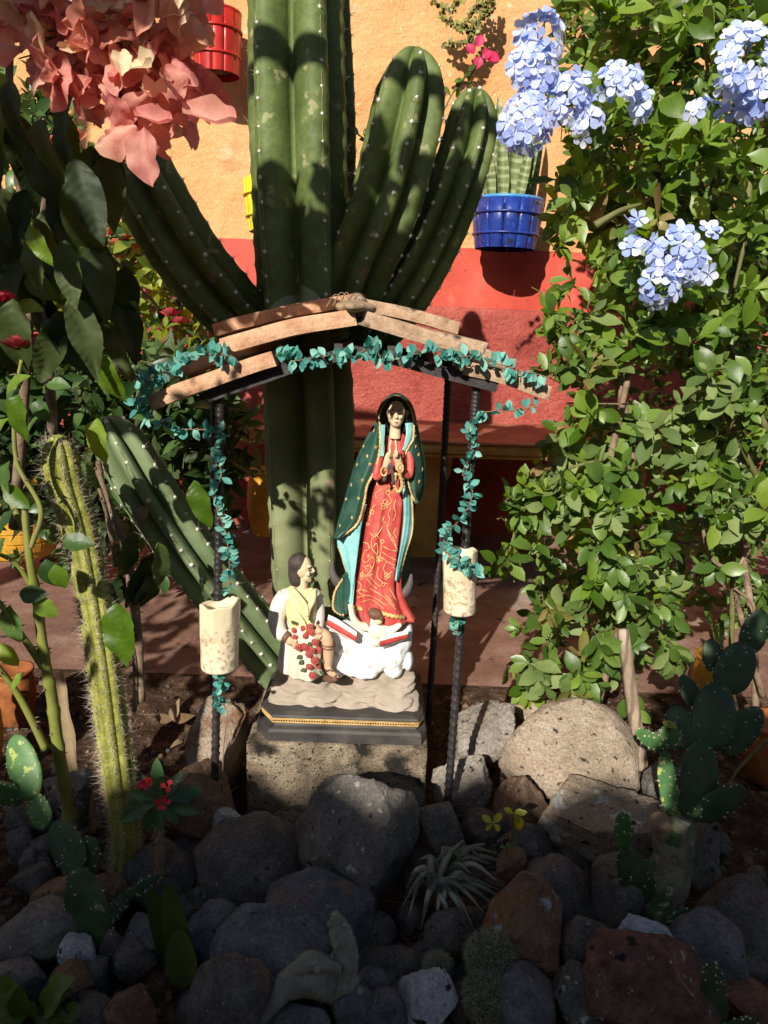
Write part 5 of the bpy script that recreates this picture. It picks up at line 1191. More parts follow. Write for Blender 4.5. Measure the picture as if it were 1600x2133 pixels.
hang = [(20, 190), (130, 240), (220, 300), (190, 360), (150, 420), (90, 400), (30, 330), (10, 480), (60, 520), (130, 520), (190, 500), (240, 560), (20, 640), (90, 660), (150, 650), (210, 690), (260, 700), (120, 760), (190, 780), (250, 800), (150, 840), (60, 760), (300, 760), (330, 830), (220, 860), (170, 330), (60, 260), (110, 330), (0, 400), (380, 900), (340, 960), (400, 1000), (180, 600), (70, 600), (130, 700), (240, 620), (290, 650),
        (-20, 250), (40, 560), (0, 520), (100, 470), (300, 860), (360, 840), (260, 760), (230, 740), (160, 480), (20, 700)]
hang = [(x, y) for x, y in hang if y <= 690 and not (x > 250 and y > 600) and x < 300]
for (x, y) in hang:
    for q in range(2):
        Y = rnd.uniform(1.16, 1.46); p = at(x + rnd.uniform(-35, 35), y + rnd.uniform(-40, 20), Y); d = (Vector((rnd.uniform(-.45, .5), rnd.uniform(-.35, .2), -1))).normalized()
        inst('broad_leaf', rnd.choice(S_mus), basis(p, d, Vector((rnd.uniform(-.8, .8), -1, .25)), rnd.uniform(.085, .135)), ms)
S_musb = veined('broad_leaf', L_bright, .50, 3, (.25, .5, .1))
for (x, y, Y, s, dx, dz) in [(60, 470, 1.1, .06, .5, -1), (215, 430, 1.5, .05, .4, .6), (150, 540, 1.5, .05, -.4, -.7), (205, 735, 1.2, .085, .3, -1), (205, 870, 1.3, .09, -.15, -1), (405, 1000, 1.5, .11, .25, -1), (245, 1255, 1.25, .12, .1, -1), (40, 820, 1.15, .08, -.2, -1)]:
    inst('broad_leaf', S_musb[int(x) % 3], basis(at(x, y, Y), Vector((dx, -.15, dz)), Vector((-.3, -1, .3)), s), ms)
for (x, y) in [(265, 1120), (300, 1160), (330, 1130), (255, 1200), (285, 1190), (310, 1200)]:
    inst('broad_leaf', rnd.choice(S_mus), basis(at(x, y, 1.42), Vector((rnd.uniform(-.5, .5), 0, -.9)), Vector((.5, -.5, .9)), .10), ms)

# sunlit shrub behind, at the left by the wall
S_yl = leafset('shrub_leaf', L_yel, .52, .5); S_ro = leafset('shrub_leaf', L_rose, .5, .5)
bs = thing('back_shrub', 'sunlit yellow-green shrub with coral flowers in front of the wall at the left', 'shrub', Vector((-1.0, 2.7, 0)))
bush(bs, [(60, 380), (300, 380), (330, 480), (380, 600), (440, 680), (440, 780), (330, 800), (200, 780), (60, 760), (-40, 620), (-40, 420)], (2.25, 2.7), 230, (4, 7), (.035, .065), [S_yl, S_yl, S_ro], ind=200)
bush(bs, [(-60, 150), (150, 150), (200, 380), (420, 640), (480, 700), (480, 1180), (-60, 1180)], (2.5, 3.1), 420, (4, 7), (.05, .08), [S_ro], ind=0)
bush(bs, [(-60, 720), (300, 720), (430, 760), (520, 860), (500, 1060), (300, 1080), (-60, 1080)], (1.95, 2.5), 330, (4, 7), (.045, .085), [S_ro, S_mus[:3]], ind=0)
M_coral = mat('coral petal', [(.62, .14, .09), (.72, .28, .18), (.78, .42, .28)], .55, 20, 3, isl=.6, trans=.3)
M_rosep = mat('deep pink rose petal', [(.30, .015, .03), (.48, .04, .06), (.60, .12, .13)], .5, 20, 4, .2, 90, isl=.5, trans=.2)
def bloom(t, x, y, Y, r, m, n=26, name='flower'):
    c = at(x, y, Y); b = MB(); pm = leafmesh('petal', m, 1, 1.0, .62, .25, -.45, 5, .3, 3, .6, 5); Ms = []
    for k in range(n):
        s = k / n; a = k * 2.4; el_ = 1.35 - 1.5 * s; d = Vector((math.cos(a) * math.cos(el_), -.25 * math.cos(el_) + math.sin(a) * math.cos(el_), math.sin(el_)))
        Ms.append(basis(c + d * r * .15 * s, d, Vector((0, 0, 1)) - Vector((d.x, d.y, 0)) * .8, r * (.55 + .45 * s)))
    return joined(name, pm, Ms, m, t)
for (x, y, r) in [(225, 490, .026), (245, 515, .03), (215, 525, .026), (250, 545, .026), (280, 520, .022), (262, 500, .022), (130, 330, .05), (150, 300, .05), (140, 370, .045), (120, 310, .04)]: bloom(bs, x, y, 2.3, r, M_coral, 16)
M_mag = mat('magenta bract', [(.45, .02, .10), (.65, .06, .18)], .5, 20, isl=.5, trans=.4)
for (x, y, r) in [(355, 660, .032), (375, 675, .028), (385, 730, .02)]: bloom(bs, x, y, 2.3, r, M_rosep, 10)

# thorny rose bush
rb = thing('rose_bush', 'thorny rose bush with deep pink blooms at the left edge', 'rose bush', gnd(150, 1690))
S_rl = leafset('rose_leaf', L_rose, .62, .48, 4, 7, .8, .14, .3, 5); S_rl2 = leafset('rose_leaf', L_bright, .62, .48, 3, 7, .8, .14, .3, 5)
branch(rb, [(148, 1720, 1.25), (128, 1600, 1.25), (112, 1480, 1.24), (95, 1380, 1.23), (78, 1260, 1.22), (60, 1150, 1.2), (50, 1040, 1.2)], [.012, .011, .010, .009, .008, .006, .005], mat('green rose cane', [(.13, .16, .03), (.22, .24, .05), (.2, .15, .08)], .5, 14, 5, .2), 'cane', 22, 10, .25)
Mc = bpy.data.materials['green rose cane']
branch(rb, [(90, 1390, 1.23), (30, 1300, 1.2), (-20, 1230, 1.2)], [.007, .005, .004], Mc, 'cane', 10); branch(rb, [(95, 1560, 1.28), (40, 1450, 1.27), (-20, 1370, 1.25)], [.008, .006, .005], Mc, 'cane', 10)
branch(rb, [(65, 1140, 1.2), (85, 1060, 1.2), (35, 960, 1.2), (32, 830, 1.2), (45, 750, 1.2)], [.005, .004, .004, .003, .003], Mc, 'cane', 8)
branch(rb, [(50, 1100, 1.22), (10, 1020, 1.22), (-20, 960, 1.2)], [.006, .004, .003], Mc, 'cane', 6); branch(rb, [(80, 1250, 1.24), (40, 1180, 1.22), (-10, 1150, 1.2)], [.006, .004, .003], Mc, 'cane', 6)
branch(rb, [(-10, 500, 1.3), (30, 620, 1.3), (60, 700, 1.32)], [.004, .004, .003], Mc, 'cane', 4)
branch(rb, [(295, 1460, 1.45), (285, 1300, 1.45), (262, 1150, 1.46), (215, 1020, 1.48), (205, 960, 1.48)], [.008, .009, .010, .008, .006], M_bark, 'cane', 14, 8, .3)
branch(rb, [(240, 1180, 1.44), (225, 1080, 1.44), (205, 1010, 1.45)], [.005, .005, .004], M_bark, 'cane', 6); branch(rb, [(280, 1480, 1.44), (282, 1400, 1.44), (270, 1290, 1.44)], [.006, .005, .004], M_bark, 'cane', 2)
for (x, y, Y, s, dx, dz, k) in [(130, 1128, 1.17, .052, .9, .1, 0), (115, 1175, 1.18, .045, .3, -1, 1), (95, 1165, 1.2, .05, .3, -.9, 0), (15, 820, 1.18, .05, .5, .6, 1), (45, 800, 1.2, .04, -.6, -.4, 2), (70, 830, 1.2, .042, .5, -.7, 0), (20, 870, 1.2, .055, -.6, -.6, 1), (20, 960, 1.2, .06, -.3, -1, 2),
                           (30, 1060, 1.2, .05, -.4, -.6, 0), (10, 1120, 1.2, .05, -.5, -.8, 2), (40, 1240, 1.2, .05, .9, .2, 0), (70, 1250, 1.2, .045, .8, -.4, 1), (20, 1260, 1.2, .07, .1, -1, 2), (50, 1400, 1.25, .04, -.5, -.7, 1), (10, 690, 1.25, .05, .8, -.2, 0), (60, 560, 1.3, .06, .5, -.8, 2), (30, 640, 1.3, .05, .8, .1, 1), (165, 1180, 1.4, .07, .6, -.7, 1), (170, 960, 1.4, .06, .4, -.8, 2), (0, 1340, 1.2, .05, .6, -.8, 1), (95, 800, 1.2, .04, .9, .1, 2), (5, 1010, 1.2, .06, .7, -.5, 1)]:
    inst('leaf', (S_rl if k != 1 else S_rl2)[(int(x) + k) % 3], basis(at(x, y, Y), Vector((dx, -.25, dz)), Vector((-.3, -1, .7)) + rv() * .4, s), rb)
bloom(rb, 50, 725, 1.2, .030, M_rosep, 34, 'rose_bloom'); bloom(rb, 5, 630, 1.2, .022, M_rosep, 26, 'rose_bloom')
# ---------------------------------------------------------------- wall pots
M_potb = mat('worn cobalt paint', [(.006, .015, .13), (.012, .035, .24), (.02, .06, .34)], .35, 10, 7, .4, 90, spec=.5, spots=[((.30, .45, .75), 160, .67, .05), ((.02, .02, .05), 25, .6, .1)], grain=.3)
M_potr = mat('glossy red paint', [(.28, .008, .006), (.45, .018, .012), (.5, .03, .02)], .35, 10, 6, .3, 60, spec=.5)
M_poty = mat('bright yellow paint', [(.60, .50, .01), (.75, .66, .02), (.8, .72, .05)], .4, 10, 6, .2, 60)
M_rimb = mat('light blue rim paint', [(.05, .22, .45), (.08, .32, .60)], .4, 20)
def wall_pot(name, label, px0, px1, pyt, pyb, Y, m, mr, taper, nst=12):
    a, b_ = at(px0, pyt, Y), at(px1, pyt, Y); c = (a + b_) / 2; R = (b_ - a).length / 2; bot = at((px0 + px1) / 2, pyb, Y); H = c.z - bot.z
    t = thing(name, label, 'flower pot', Vector((c.x, c.y, c.z - H)))
    for k in range(nst):                                        # staves
        a0 = 2 * PI * k / nst + .012; a1 = 2 * PI * (k + 1) / nst - .012; vs = []; n = 5
        for z, rr in ((0, taper), (.5, (1 + taper) / 2 + .012), (1, 1.0)):
            for ro in (1.0, .90):
                for i in range(n):
                    q = a0 + (a1 - a0) * i / (n - 1); bul = .012 * math.sin(PI * i / (n - 1)); vs.append(Vector((c.x + math.cos(q) * R * rr * (ro + (bul if ro == 1 else 0)), c.y + math.sin(q) * R * rr * (ro + (bul if ro == 1 else 0)), c.z - H + H * z)))
        fs = []
        for l in range(2):
            for i in range(n - 1): o = l * 2 * n + i; fs += [(o, o + 1, o + 1 + 2 * n, o + 2 * n), (o + n, o + 3 * n, o + 3 * n + 1, o + n + 1)]
            fs += [(l * 2 * n, l * 2 * n + 2 * n, l * 2 * n + 3 * n, l * 2 * n + n), (l * 2 * n + n - 1, l * 2 * n + 2 * n - 1, l * 2 * n + 4 * n - 1, l * 2 * n + 3 * n - 1)]
        for i in range(n - 1): fs.append((4 * n + i, 4 * n + i + 1, 5 * n + i + 1, 5 * n + i))
        obj('stave', vs, fs, m, t)
    for z in (.30, .72):
        rr = R * (taper + (1 - taper) * z) * 1.035
        v, f = tube([Vector((c.x + math.cos(q) * rr, c.y + math.sin(q) * rr, c.z - H + H * z)) for q in [2 * PI * i / 40 for i in range(41)]], .0055, 8, cap=False, sq=1); obj('hoop', v, f, m, t)
    v, f = tube([Vector((c.x + math.cos(q) * R * .95, c.y + math.sin(q) * R * .95, c.z + .004)) for q in [2 * PI * i / 40 for i in range(41)]], .008, 8, cap=False); obj('rim', v, f, mr, t)
    v, f = tube([c + Vector((0, 0, -H * .9)), c + Vector((0, 0, -.025))], [R * taper * .85, R * .9], 24); obj('potting_soil', v, f, M_soil, t)
    return t, c, R, H
t_b, c_b, R_b, H_b = wall_pot('wall_pot', 'cobalt blue staved pot with snake plant hung on the wall', 984, 1132, 420, 520, 3.50, M_potb, M_rimb, .84, 14)
wall_pot('wall_pot', 'red staved pot hung on the wall beside the pink flowers', 398, 502, 30, 158, 3.54, M_potr, M_potr, .90, 12)
wall_pot('wall_pot', 'bright yellow pot on the wall mostly hidden by the tallest cactus stem', 510, 742, 384, 488, 3.42, M_poty, M_poty, .9, 16)
# bracket rings so the pots hang from the wall
L_sans = mat('banded snake plant leaf', [(.10, .14, .05), (.20, .24, .10)], .45, 5, 5, stripes=(3.2, (.30, .34, .17), .55, 'Y'), spec=.4)
sn = thing('snake_plant', 'upright banded snake plant growing in the cobalt blue pot', 'plant', c_b)
for k in range(13):
    a = k * 2.4; r = R_b * .6 * (k / 13) ** .5; p = c_b + Vector((math.cos(a) * r, math.sin(a) * r, -.03)); d = Vector((math.cos(a) * .16 + rnd.uniform(-.06, .06), math.sin(a) * .1, 1)); L = rnd.uniform(.26, .50)
    me = leafmesh('snake_leaf', L_sans, 1, .15, .35, .45, rnd.uniform(-.05, .08), 12, .05, k, .6, 5)
    inst('leaf', me, basis(p, d, Vector((rnd.uniform(-.5, .5), -1, 0)), L), sn)
Ms = [basis(c_b + Vector((rnd.uniform(-.8, .8) * R_b, rnd.uniform(-.8, .8) * R_b, -.015)), Vector((rnd.uniform(-1, 1), rnd.uniform(-1, 1), .6)), Vector((0, 0, 1)), rnd.uniform(.012, .022)) for _ in range(160)]
joined('ground_cover', leafmesh('tiny_leaf', L_yel, 1, .6, .5), Ms, L_yel, sn, kind='stuff')
# trailing plant from a pot above the frame, bougainvillea sprig
tr_ = thing('trailing_plant', 'small-leaved succulent trailing down the orange wall at the top', 'plant', at(1010, -60, 3.5))
TLf = leafmesh('tiny_leaf', mat('brown green succulent leaf', [(.14, .12, .04), (.26, .26, .06)], .5, 9, isl=.7), 1, .7, .6)
for P in ([(1000, -60), (965, -5), (935, 22), (900, 0)], [(1010, -60), (990, 20), (955, 55), (920, 35)], [(1010, -40), (1000, 40), (975, 85), (925, 92)], [(1020, -60), (1015, 10), (985, 55), (960, 62)], [(1030, -60), (1025, 10), (1010, 30)]):
    C = vcat([at(x, y, 3.52) for x, y in P], 40); v, f = tube(C, .0035, 5); s_ = obj('stem', v, f, M_twig, tr_)
    Ms = [basis(C[i] + rv() * .003, rv(), Vector((0, -1, .5)) + rv() * .5, rnd.uniform(.016, .028)) for i in range(2, 40) for _ in range(3)]
    joined('leaves', TLf, Ms, TLf.materials[0], s_, kind='stuff')
bg_ = thing('bougainvillea_sprig', 'thin bougainvillea sprig with magenta bracts against the orange wall', 'plant', at(930, 260, 2.4))
for P in ([(925, 230), (945, 190), (965, 165), (985, 150), (1000, 115)], [(700, 255), (730, 270), (760, 290), (775, 300)], [(945, 190), (962, 175), (980, 170)]):
    C = vcat([at(x, y, 2.4) for x, y in P], 24); v, f = tube(C, .0022, 5); obj('stem', v, f, M_twig, bg_)
    for i in range(4, 24, 4): inst('leaf', S_plm[i % 4], basis(C[i], rv(), Vector((0, -1, .6)), rnd.uniform(.024, .036)), bg_)
for (x, y, dx, dz) in [(988, 112, -.7, .7), (996, 98, .2, 1), (1004, 120, .8, .5), (1012, 108, .6, -.7), (1000, 118, -.3, -1), (1018, 118, 1, -.2)]:
    inst('bract', leafmesh('bract', M_mag, 1, .85, .5, .3, .3, 6), basis(at(x, y, 2.4), Vector((dx, -.2, dz)), Vector((0, -1, .2)), .034), bg_)

# ---------------------------------------------------------------- curved bench, big pots on the patio
M_bench = mat('worn rust red bench paint', [(.16, .05, .03), (.30, .10, .055), (.40, .18, .10)], .6, 8, 8, .4, 60, spots=[((.45, .28, .16), 30, .66, .05)])
M_ochre = mat('ochre painted concrete', [(.40, .22, .06), (.55, .33, .10), (.6, .4, .16)], .75, 7, 7, .5, 60)
bn = thing('garden_bench', 'curved rust-red concrete bench with ochre edge and legs against the red wall', 'bench', Vector((.3, 3.3, 0)))
def arc(r, x): return 3.62 - .62 * math.cos(max(-1.2, min(1.2, (x - .32) / 1.05))) ** .8 * r
zs = at(950, 905, 3.2).z
for nm, m, z_a, z_b, off in (('seat', M_bench, zs - .012, zs, 0), ('seat_edge', M_ochre, zs - .05, zs - .013, .012), ('seat_rim', M_ochre, zs - .07, zs - .051, .03)):
    vs = []; n = 50
    for i in range(n + 1):
        x = -.62 + 1.9 * i / n; yf = arc(1, x) + off
        vs += [Vector((x, yf, z_b)), Vector((x, 3.63, z_b)), Vector((x, 3.63, z_a)), Vector((x, yf, z_a)), Vector((x, yf - .006, (z_a + z_b) / 2))]
    fs = [(i * 5 + a, i * 5 + b, i * 5 + 5 + b, i * 5 + 5 + a) for i in range(n) for a, b in ((1, 0), (2, 1), (3, 2), (4, 3), (0, 4))] + [(0, 1, 2, 3, 4), tuple(n * 5 + q for q in (4, 3, 2, 1, 0))]
    obj(nm, vs, fs, m, bn, smooth=False)
for x in (-.35, .17, 1.0):
    b = MB(); prof = [(0, .12), (.03, .12), (.06, .085), (.12, .065), (.22, .060), (.32, .075), (.37, .105), (zs - .072, .115)]
    vs = []; 
    for z, w_ in prof: vs += [Vector((x - w_, 3.22, z)), Vector((x + w_, 3.22, z)), Vector((x + w_, 3.52, z)), Vector((x - w_, 3.52, z))]
    fs = [(i * 4 + j, i * 4 + (j + 1) % 4, i * 4 + 4 + (j + 1) % 4, i * 4 + 4 + j) for i in range(len(prof) - 1) for j in range(4)] + [(3, 2, 1, 0), tuple(len(prof) * 4 - 4 + q for q in range(4))]
    obj('bench_leg', vs, fs, M_ochre, bn, smooth=False)
M_amber = mat('ochre glazed brick pattern clay', [(.42, .19, .02), (.62, .32, .03), (.70, .42, .07)], .5, 9, 8, .6, 60, spots=[((.16, .07, .02), 18, .64, .05)])
M_orpot = mat('orange painted clay', [(.16, .045, .012), (.27, .085, .02), (.34, .13, .04)], .75, 30, 8, .6, 60, spots=[((.14, .06, .02), 14, .62, .06)])
def clay_pot(label, px, pyb, Y, R, H, m, bricks=True, rough_top=False, group=None, tilt=0):
    base = at(px, pyb, Y); base.z = max(base.z, 0.0); t = thing('clay_pot', label, 'flower pot', base)
    prof = [(0, .72), (.02, .76), (.15, .86), (.35, .96), (.55, 1.0), (.75, .97), (.88, .88), (.93, .93), (.96, .98), (1, .98), (1, .86), (.9, .80)]
    k = 64; vs = []; rows = []
    hs_ = sorted(set([h for h, _ in prof[:10]] + [i / 40 for i in range(38)])); pr = [(h, float(np.interp(h, [q[0] for q in prof[:10]], [q[1] for q in prof[:10]]))) for h in hs_] + [(1.0, .86), (.9, .80), (.88, .02)]
    for h, r in pr:
        for j in range(k):
            a = 2 * PI * j / k; d = 0
            vs.append(base + Vector((math.cos(a) * R * (r + d), math.sin(a) * R * (r + d), h * H)))
    fs = [(i * k + j, i * k + (j + 1) % k, (i + 1) * k + (j + 1) % k, (i + 1) * k + j) for i in range(len(pr) - 1) for j in range(k)] + [tuple(range(k - 1, -1, -1))]
    obj('pot_body', vs, fs, m, t)
    if bricks:                                                    # raised blocks moulded on the side
        for row in range(7):
            z0_ = .08 + row * .115; nb = 11
            for q in range(nb):
                a0 = 2 * PI * (q + .5 * (row % 2)) / nb; 
                if math.sin(a0 + .28) > .35: continue
                vs = []
                for rr in (0, 1):
                    for zz in (0.012, .104):
                        for i in range(4):
                            a = a0 + .03 + (2 * PI / nb - .06) * i / 3; r = float(np.interp(z0_ + zz, [q_[0] for q_ in prof[:10]], [q_[1] for q_ in prof[:10]]))
                            vs.append(base + Vector((math.cos(a) * R, math.sin(a) * R, 0)) * (r + rr * (.035 + .01 * n3(row, q, i))) - base * (r + rr * .0) * 0 - Vector((0, 0, 0)) + Vector((0, 0, (z0_ + zz) * H)) - (base * 0))
                vs = [Vector((base.x + (v_.x - base.x * 1) , v_.y, v_.z)) for v_ in vs]
                fs = [(8 + i, 9 + i, 13 + i, 12 + i) for i in range(3)] + [(i, 8 + i, 9 + i, 1 + i) if False else (i, 1 + i, 9 + i, 8 + i) for i in range(3)] + [(4 + i, 12 + i, 13 + i, 5 + i) for i in range(3)] + [(0, 8, 12, 4), (3, 7, 15, 11)]
                obj('brick', vs, fs, m, t, smooth=False)
    return t
clay_pot('ochre clay pot moulded with brick pattern on the patio at the left edge', 40, 1150, 2.7, .165, .34, M_amber)
clay_pot('orange clay pot under the rose canes at the left edge', 40, 1560, 1.72, .05, .14, M_orpot, False)
clay_pot('ochre clay jar standing half behind the cactus trunk', 560, 1110, 2.9, .085, .25, M_amber, False)
clay_pot('yellow clay pot with a rough broken side beneath the leafy bush', 1475, 1505, 1.95, .06, .15, M_amber, False)
clay_pot('orange clay pot at the right edge behind the prickly pear', 1610, 1625, 1.6, .08, .14, M_orpot, False)
clay_pot('orange clay pot hidden by the lowest pads at the left edge', -45, 1640, 1.50, .06, .18, M_amber, False)

# ---------------------------------------------------------------- prickly pears and small succulents
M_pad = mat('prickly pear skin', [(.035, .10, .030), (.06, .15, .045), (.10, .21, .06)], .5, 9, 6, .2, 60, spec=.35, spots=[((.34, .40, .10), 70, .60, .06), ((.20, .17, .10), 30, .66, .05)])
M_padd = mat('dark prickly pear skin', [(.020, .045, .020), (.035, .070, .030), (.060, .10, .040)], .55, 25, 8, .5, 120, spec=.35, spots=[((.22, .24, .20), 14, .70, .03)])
M_padj = mat('old corky prickly pear trunk', [(.07, .08, .045), (.14, .14, .09), (.22, .20, .14)], .85, 40, 8, .9, 160, .8, 45, grain=.3, spots=[((.04, .085, .03), 22, .52, .04), ((.36, .33, .26), 50, .64, .04)])
M_glo = mat('pale glochid tuft', [(.5, .46, .32), (.7, .66, .5)], .9)
def pad(t, x0, y0, x1, y1, Y0, Y1, w_, m=M_pad, th=.16, yaw=0, spn=False, name='pad', nsp=26):
    """flat joint from its base (x0,y0) to its tip, width in pixels"""
    a, b_ = at(x0, y0, Y0), at(x1, y1, Y1); d = b_ - a; L = d.length; d.normalize(); W = w_ * pxm(x0, y0, Y0) / 2
    n = Vector((math.sin(yaw), -math.cos(yaw), .1)); n = (n - d * n.dot(d)).normalized(); s = d.cross(n); vs = []; nr, k = 22, 28
    for i in range(nr + 1):
        u = i / nr; ww = W * math.sqrt(max(0, 1 - (2 * (u ** .85) - 1) ** 2)) if 0 < i < nr else W * .02
        if u < .12: ww = max(ww, W * .28)
        for j in range(k):
            q = 2 * PI * j / k; c_, s_ = math.cos(q), math.sin(q)
            c2 = abs(c_) ** .8 * (1 if c_ > 0 else -1)
            vs.append(a + d * (u * L) + s * (c2 * ww) + n * (s_ * ww * th * 1.3 + .02 * W * n3(u * 5, c_ * 2, x0)) + s * W * .06 * n3(u * 4, y0, 1))
    fs = [(i * k + j, i * k + (j + 1) % k, (i + 1) * k + (j + 1) % k, (i + 1) * k + j) for i in range(nr) for j in range(k)] + [tuple(range(k - 1, -1, -1)), tuple(nr * k + j for j in range(k))]
    o = obj(name, vs, fs, m, t); Ms = []; Mp = []
    for q in range(nsp):
        i = rnd.randint(2, nr - 1); j = rnd.randrange(k); p = vs[i * k + j]; c = a + d * (i / nr * L); o_ = (p - c).normalized()
        Ms.append(basis(p, d, o_, .0016 * rnd.uniform(.7, 1.3)))
        if spn:
            for _ in range(3): Mp.append(basis(p, (o_ + rv() * .6), rv(), rnd.uniform(.005, .012), .0004))
    joined('glochids', AR, Ms, M_glo, o, kind='stuff')
    if Mp: joined('spines', SP, Mp, M_bris, o, kind='stuff')
    return o
pl_ = thing('prickly_pear', 'chain of green prickly pear pads climbing at the lower left', 'cactus', gnd(195, 2100))
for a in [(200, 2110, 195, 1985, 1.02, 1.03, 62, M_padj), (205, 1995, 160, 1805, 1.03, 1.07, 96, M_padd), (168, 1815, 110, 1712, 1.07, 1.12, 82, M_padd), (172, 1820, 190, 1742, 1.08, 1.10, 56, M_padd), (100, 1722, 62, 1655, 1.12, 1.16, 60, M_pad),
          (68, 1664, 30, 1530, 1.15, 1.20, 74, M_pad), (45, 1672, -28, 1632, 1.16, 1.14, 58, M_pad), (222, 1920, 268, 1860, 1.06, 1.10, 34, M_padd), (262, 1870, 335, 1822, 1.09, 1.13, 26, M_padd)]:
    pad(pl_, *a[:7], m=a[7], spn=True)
pr_ = thing('prickly_pear', 'old prickly pear with a corky grey-green trunk and pale new joints at the right', 'cactus', gnd(1350, 2000))
b = MB(); C = vcat([at(1352, 2010, 1.10), at(1375, 1900, 1.12), at(1398, 1800, 1.14), at(1410, 1700, 1.16)], 30)
v, f = tube(C, [.034 + .006 * (1 - i / 29) - .005 * abs(math.sin(i * .38)) ** 9 + .003 * n3(i * .3, 1, 1) for i in range(30)], 20, rf=lambda i, a: 1 + .06 * n3(math.cos(a) * 2, math.sin(a) * 2, i * .15)); obj('trunk', v, f, M_padj, pr_)
v, f = tube(vcat([at(1390, 1745, 1.15), at(1376, 1715, 1.14), at(1376, 1703, 1.135)], 8), [.02, .019, .018, .018, .018, .017, .015, .010], 14); obj('cut_stub', v, f, M_cork, pr_)
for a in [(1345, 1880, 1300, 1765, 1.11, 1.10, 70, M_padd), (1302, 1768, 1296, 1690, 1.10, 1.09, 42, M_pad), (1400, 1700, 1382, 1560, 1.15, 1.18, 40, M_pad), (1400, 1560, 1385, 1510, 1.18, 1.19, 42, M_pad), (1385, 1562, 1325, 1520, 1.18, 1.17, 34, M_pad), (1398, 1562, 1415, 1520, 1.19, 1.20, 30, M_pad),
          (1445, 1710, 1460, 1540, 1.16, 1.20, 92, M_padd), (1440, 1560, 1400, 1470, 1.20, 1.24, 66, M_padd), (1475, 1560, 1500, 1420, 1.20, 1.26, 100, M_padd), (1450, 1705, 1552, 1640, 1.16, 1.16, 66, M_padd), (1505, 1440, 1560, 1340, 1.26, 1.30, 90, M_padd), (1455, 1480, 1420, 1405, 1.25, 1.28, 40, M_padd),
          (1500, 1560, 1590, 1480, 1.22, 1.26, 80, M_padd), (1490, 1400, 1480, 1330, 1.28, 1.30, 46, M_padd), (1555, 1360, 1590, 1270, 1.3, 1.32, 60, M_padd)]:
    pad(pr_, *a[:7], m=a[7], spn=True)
v, f = tube(vcat([at(1395, 1512, 1.18), at(1398, 1505, 1.18)], 4), [.012, .013, .010, .006], 10); obj('bud', v, f, M_hair, pr_)
pl2 = thing('prickly_pear_seedling', 'small drooping prickly pear joints at the foot of the corky trunk', 'cactus', gnd(1440, 1935))
pad(pl2, 1385, 1935, 1440, 1895, 1.06, 1.07, 34, M_padd); pad(pl2, 1440, 1895, 1505, 1930, 1.07, 1.05, 36, M_padd)
pl3 = thing('prickly_pear_seedling', 'dark speckled prickly pear pad rising over the big red-brown boulder', 'cactus', gnd(1495, 2120))
pad(pl3, 1495, 2160, 1480, 2000, .90, .92, 56, M_padd, spn=True); pad(pl3, 1500, 2150, 1580, 2125, .90, .9, 40, M_padd)

# felted cactus lying at the bottom
M_felt = mat('grey green felted cactus', [(.13, .15, .12), (.20, .22, .18), (.28, .30, .25)], .9, 40, 5, .6, 200, spots=[((.36, .34, .28), 60, .66, .05)])
fc = thing('felted_cactus', 'sprawling grey felted cactus with one upright finger at the bottom', 'cactus', gnd(640, 2100))
def knobby(P, R, name='joint', sq=.55):
    n = 90; C = vcat([at(*p) for p in P], n); Rr = list(np.interp(np.linspace(0, 1, n), np.linspace(0, 1, len(R)), R)); k = 30
    v, f = tube(C, Rr, k, rf=lambda i, a: 1 + .10 * math.sin(i * 1.1 + a * 4) * math.sin(a * 7 - i * .9)); o = obj(name, v, f, M_felt, fc)
    Ms = []
    for i in range(2, n - 1):
        for j in range(0, k, 5): p = v[i * k + (j + i) % k]; Ms.append(basis(p, rv() * .5 + (p - C[i]).normalized(), rv(), .004, .0006))
    joined('wool', SP, Ms, M_bris, o, kind='stuff'); return o
knobby([(470, 2150, .88), (530, 2105, .90), (590, 2060, .91)], [.024, .026, .016]); knobby([(585, 2060, .915), (640, 2035, .925), (700, 2050, .93), (745, 2055, .92)], [.018, .026, .026, .012])
knobby([(715, 2060, .93), (722, 1990, .935), (708, 1940, .94), (698, 1902, .94)], [.016, .017, .015, .005]); knobby([(622, 2020, .92), (650, 2003, .915), (710, 2018, .915)], [.010, .014, .006])
for (x, y, Y, r) in [(688, 1925, .935, .006), (718, 1928, .93, .004), (700, 1970, .925, .006), (728, 1985, .93, .005), (692, 1992, .925, .005), (660, 2020, .905, .008), (750, 2065, .91, .008), (525, 2095, .88, .010), (700, 2000, .925, .005)]:
    v, f = ell(at(x, y, Y), (r * .8, r * .8, r), 12, 8); obj('bud', v, f, M_felt, fc)

# striped rosette plant
M_haw = mat('dark striped rosette leaf', [(.05, .065, .045), (.09, .105, .075), (.13, .14, .10)], .6, 4, 5, .3, 40, stripes=(9, (.30, .31, .25), .62, 'Y'), isl=.4)
ros = thing('striped_rosette', 'rosette plant with long tapering striped leaves right of the central boulder', 'succulent', gnd(915, 1905))
tips = [(850, 1800), (830, 1870), (845, 1890), (868, 1770), (870, 1920), (960, 1730), (1005, 1738), (1030, 1757), (1050, 1780), (1030, 1815), (1035, 1835), (1020, 1862), (1005, 1885), (985, 1925), (965, 1940), (935, 1930), (900, 1925), (985, 1940), (890, 1760), (915, 1750), (960, 1770), (975, 1800), (1000, 1850), (945, 1920), (920, 1880), (880, 1850), (1015, 1780), (990, 1760), (840, 1830), (1040, 1850)]
M_haws = mat('pale ridge bump', [(.22, .23, .18), (.34, .35, .28)], .7, 40)
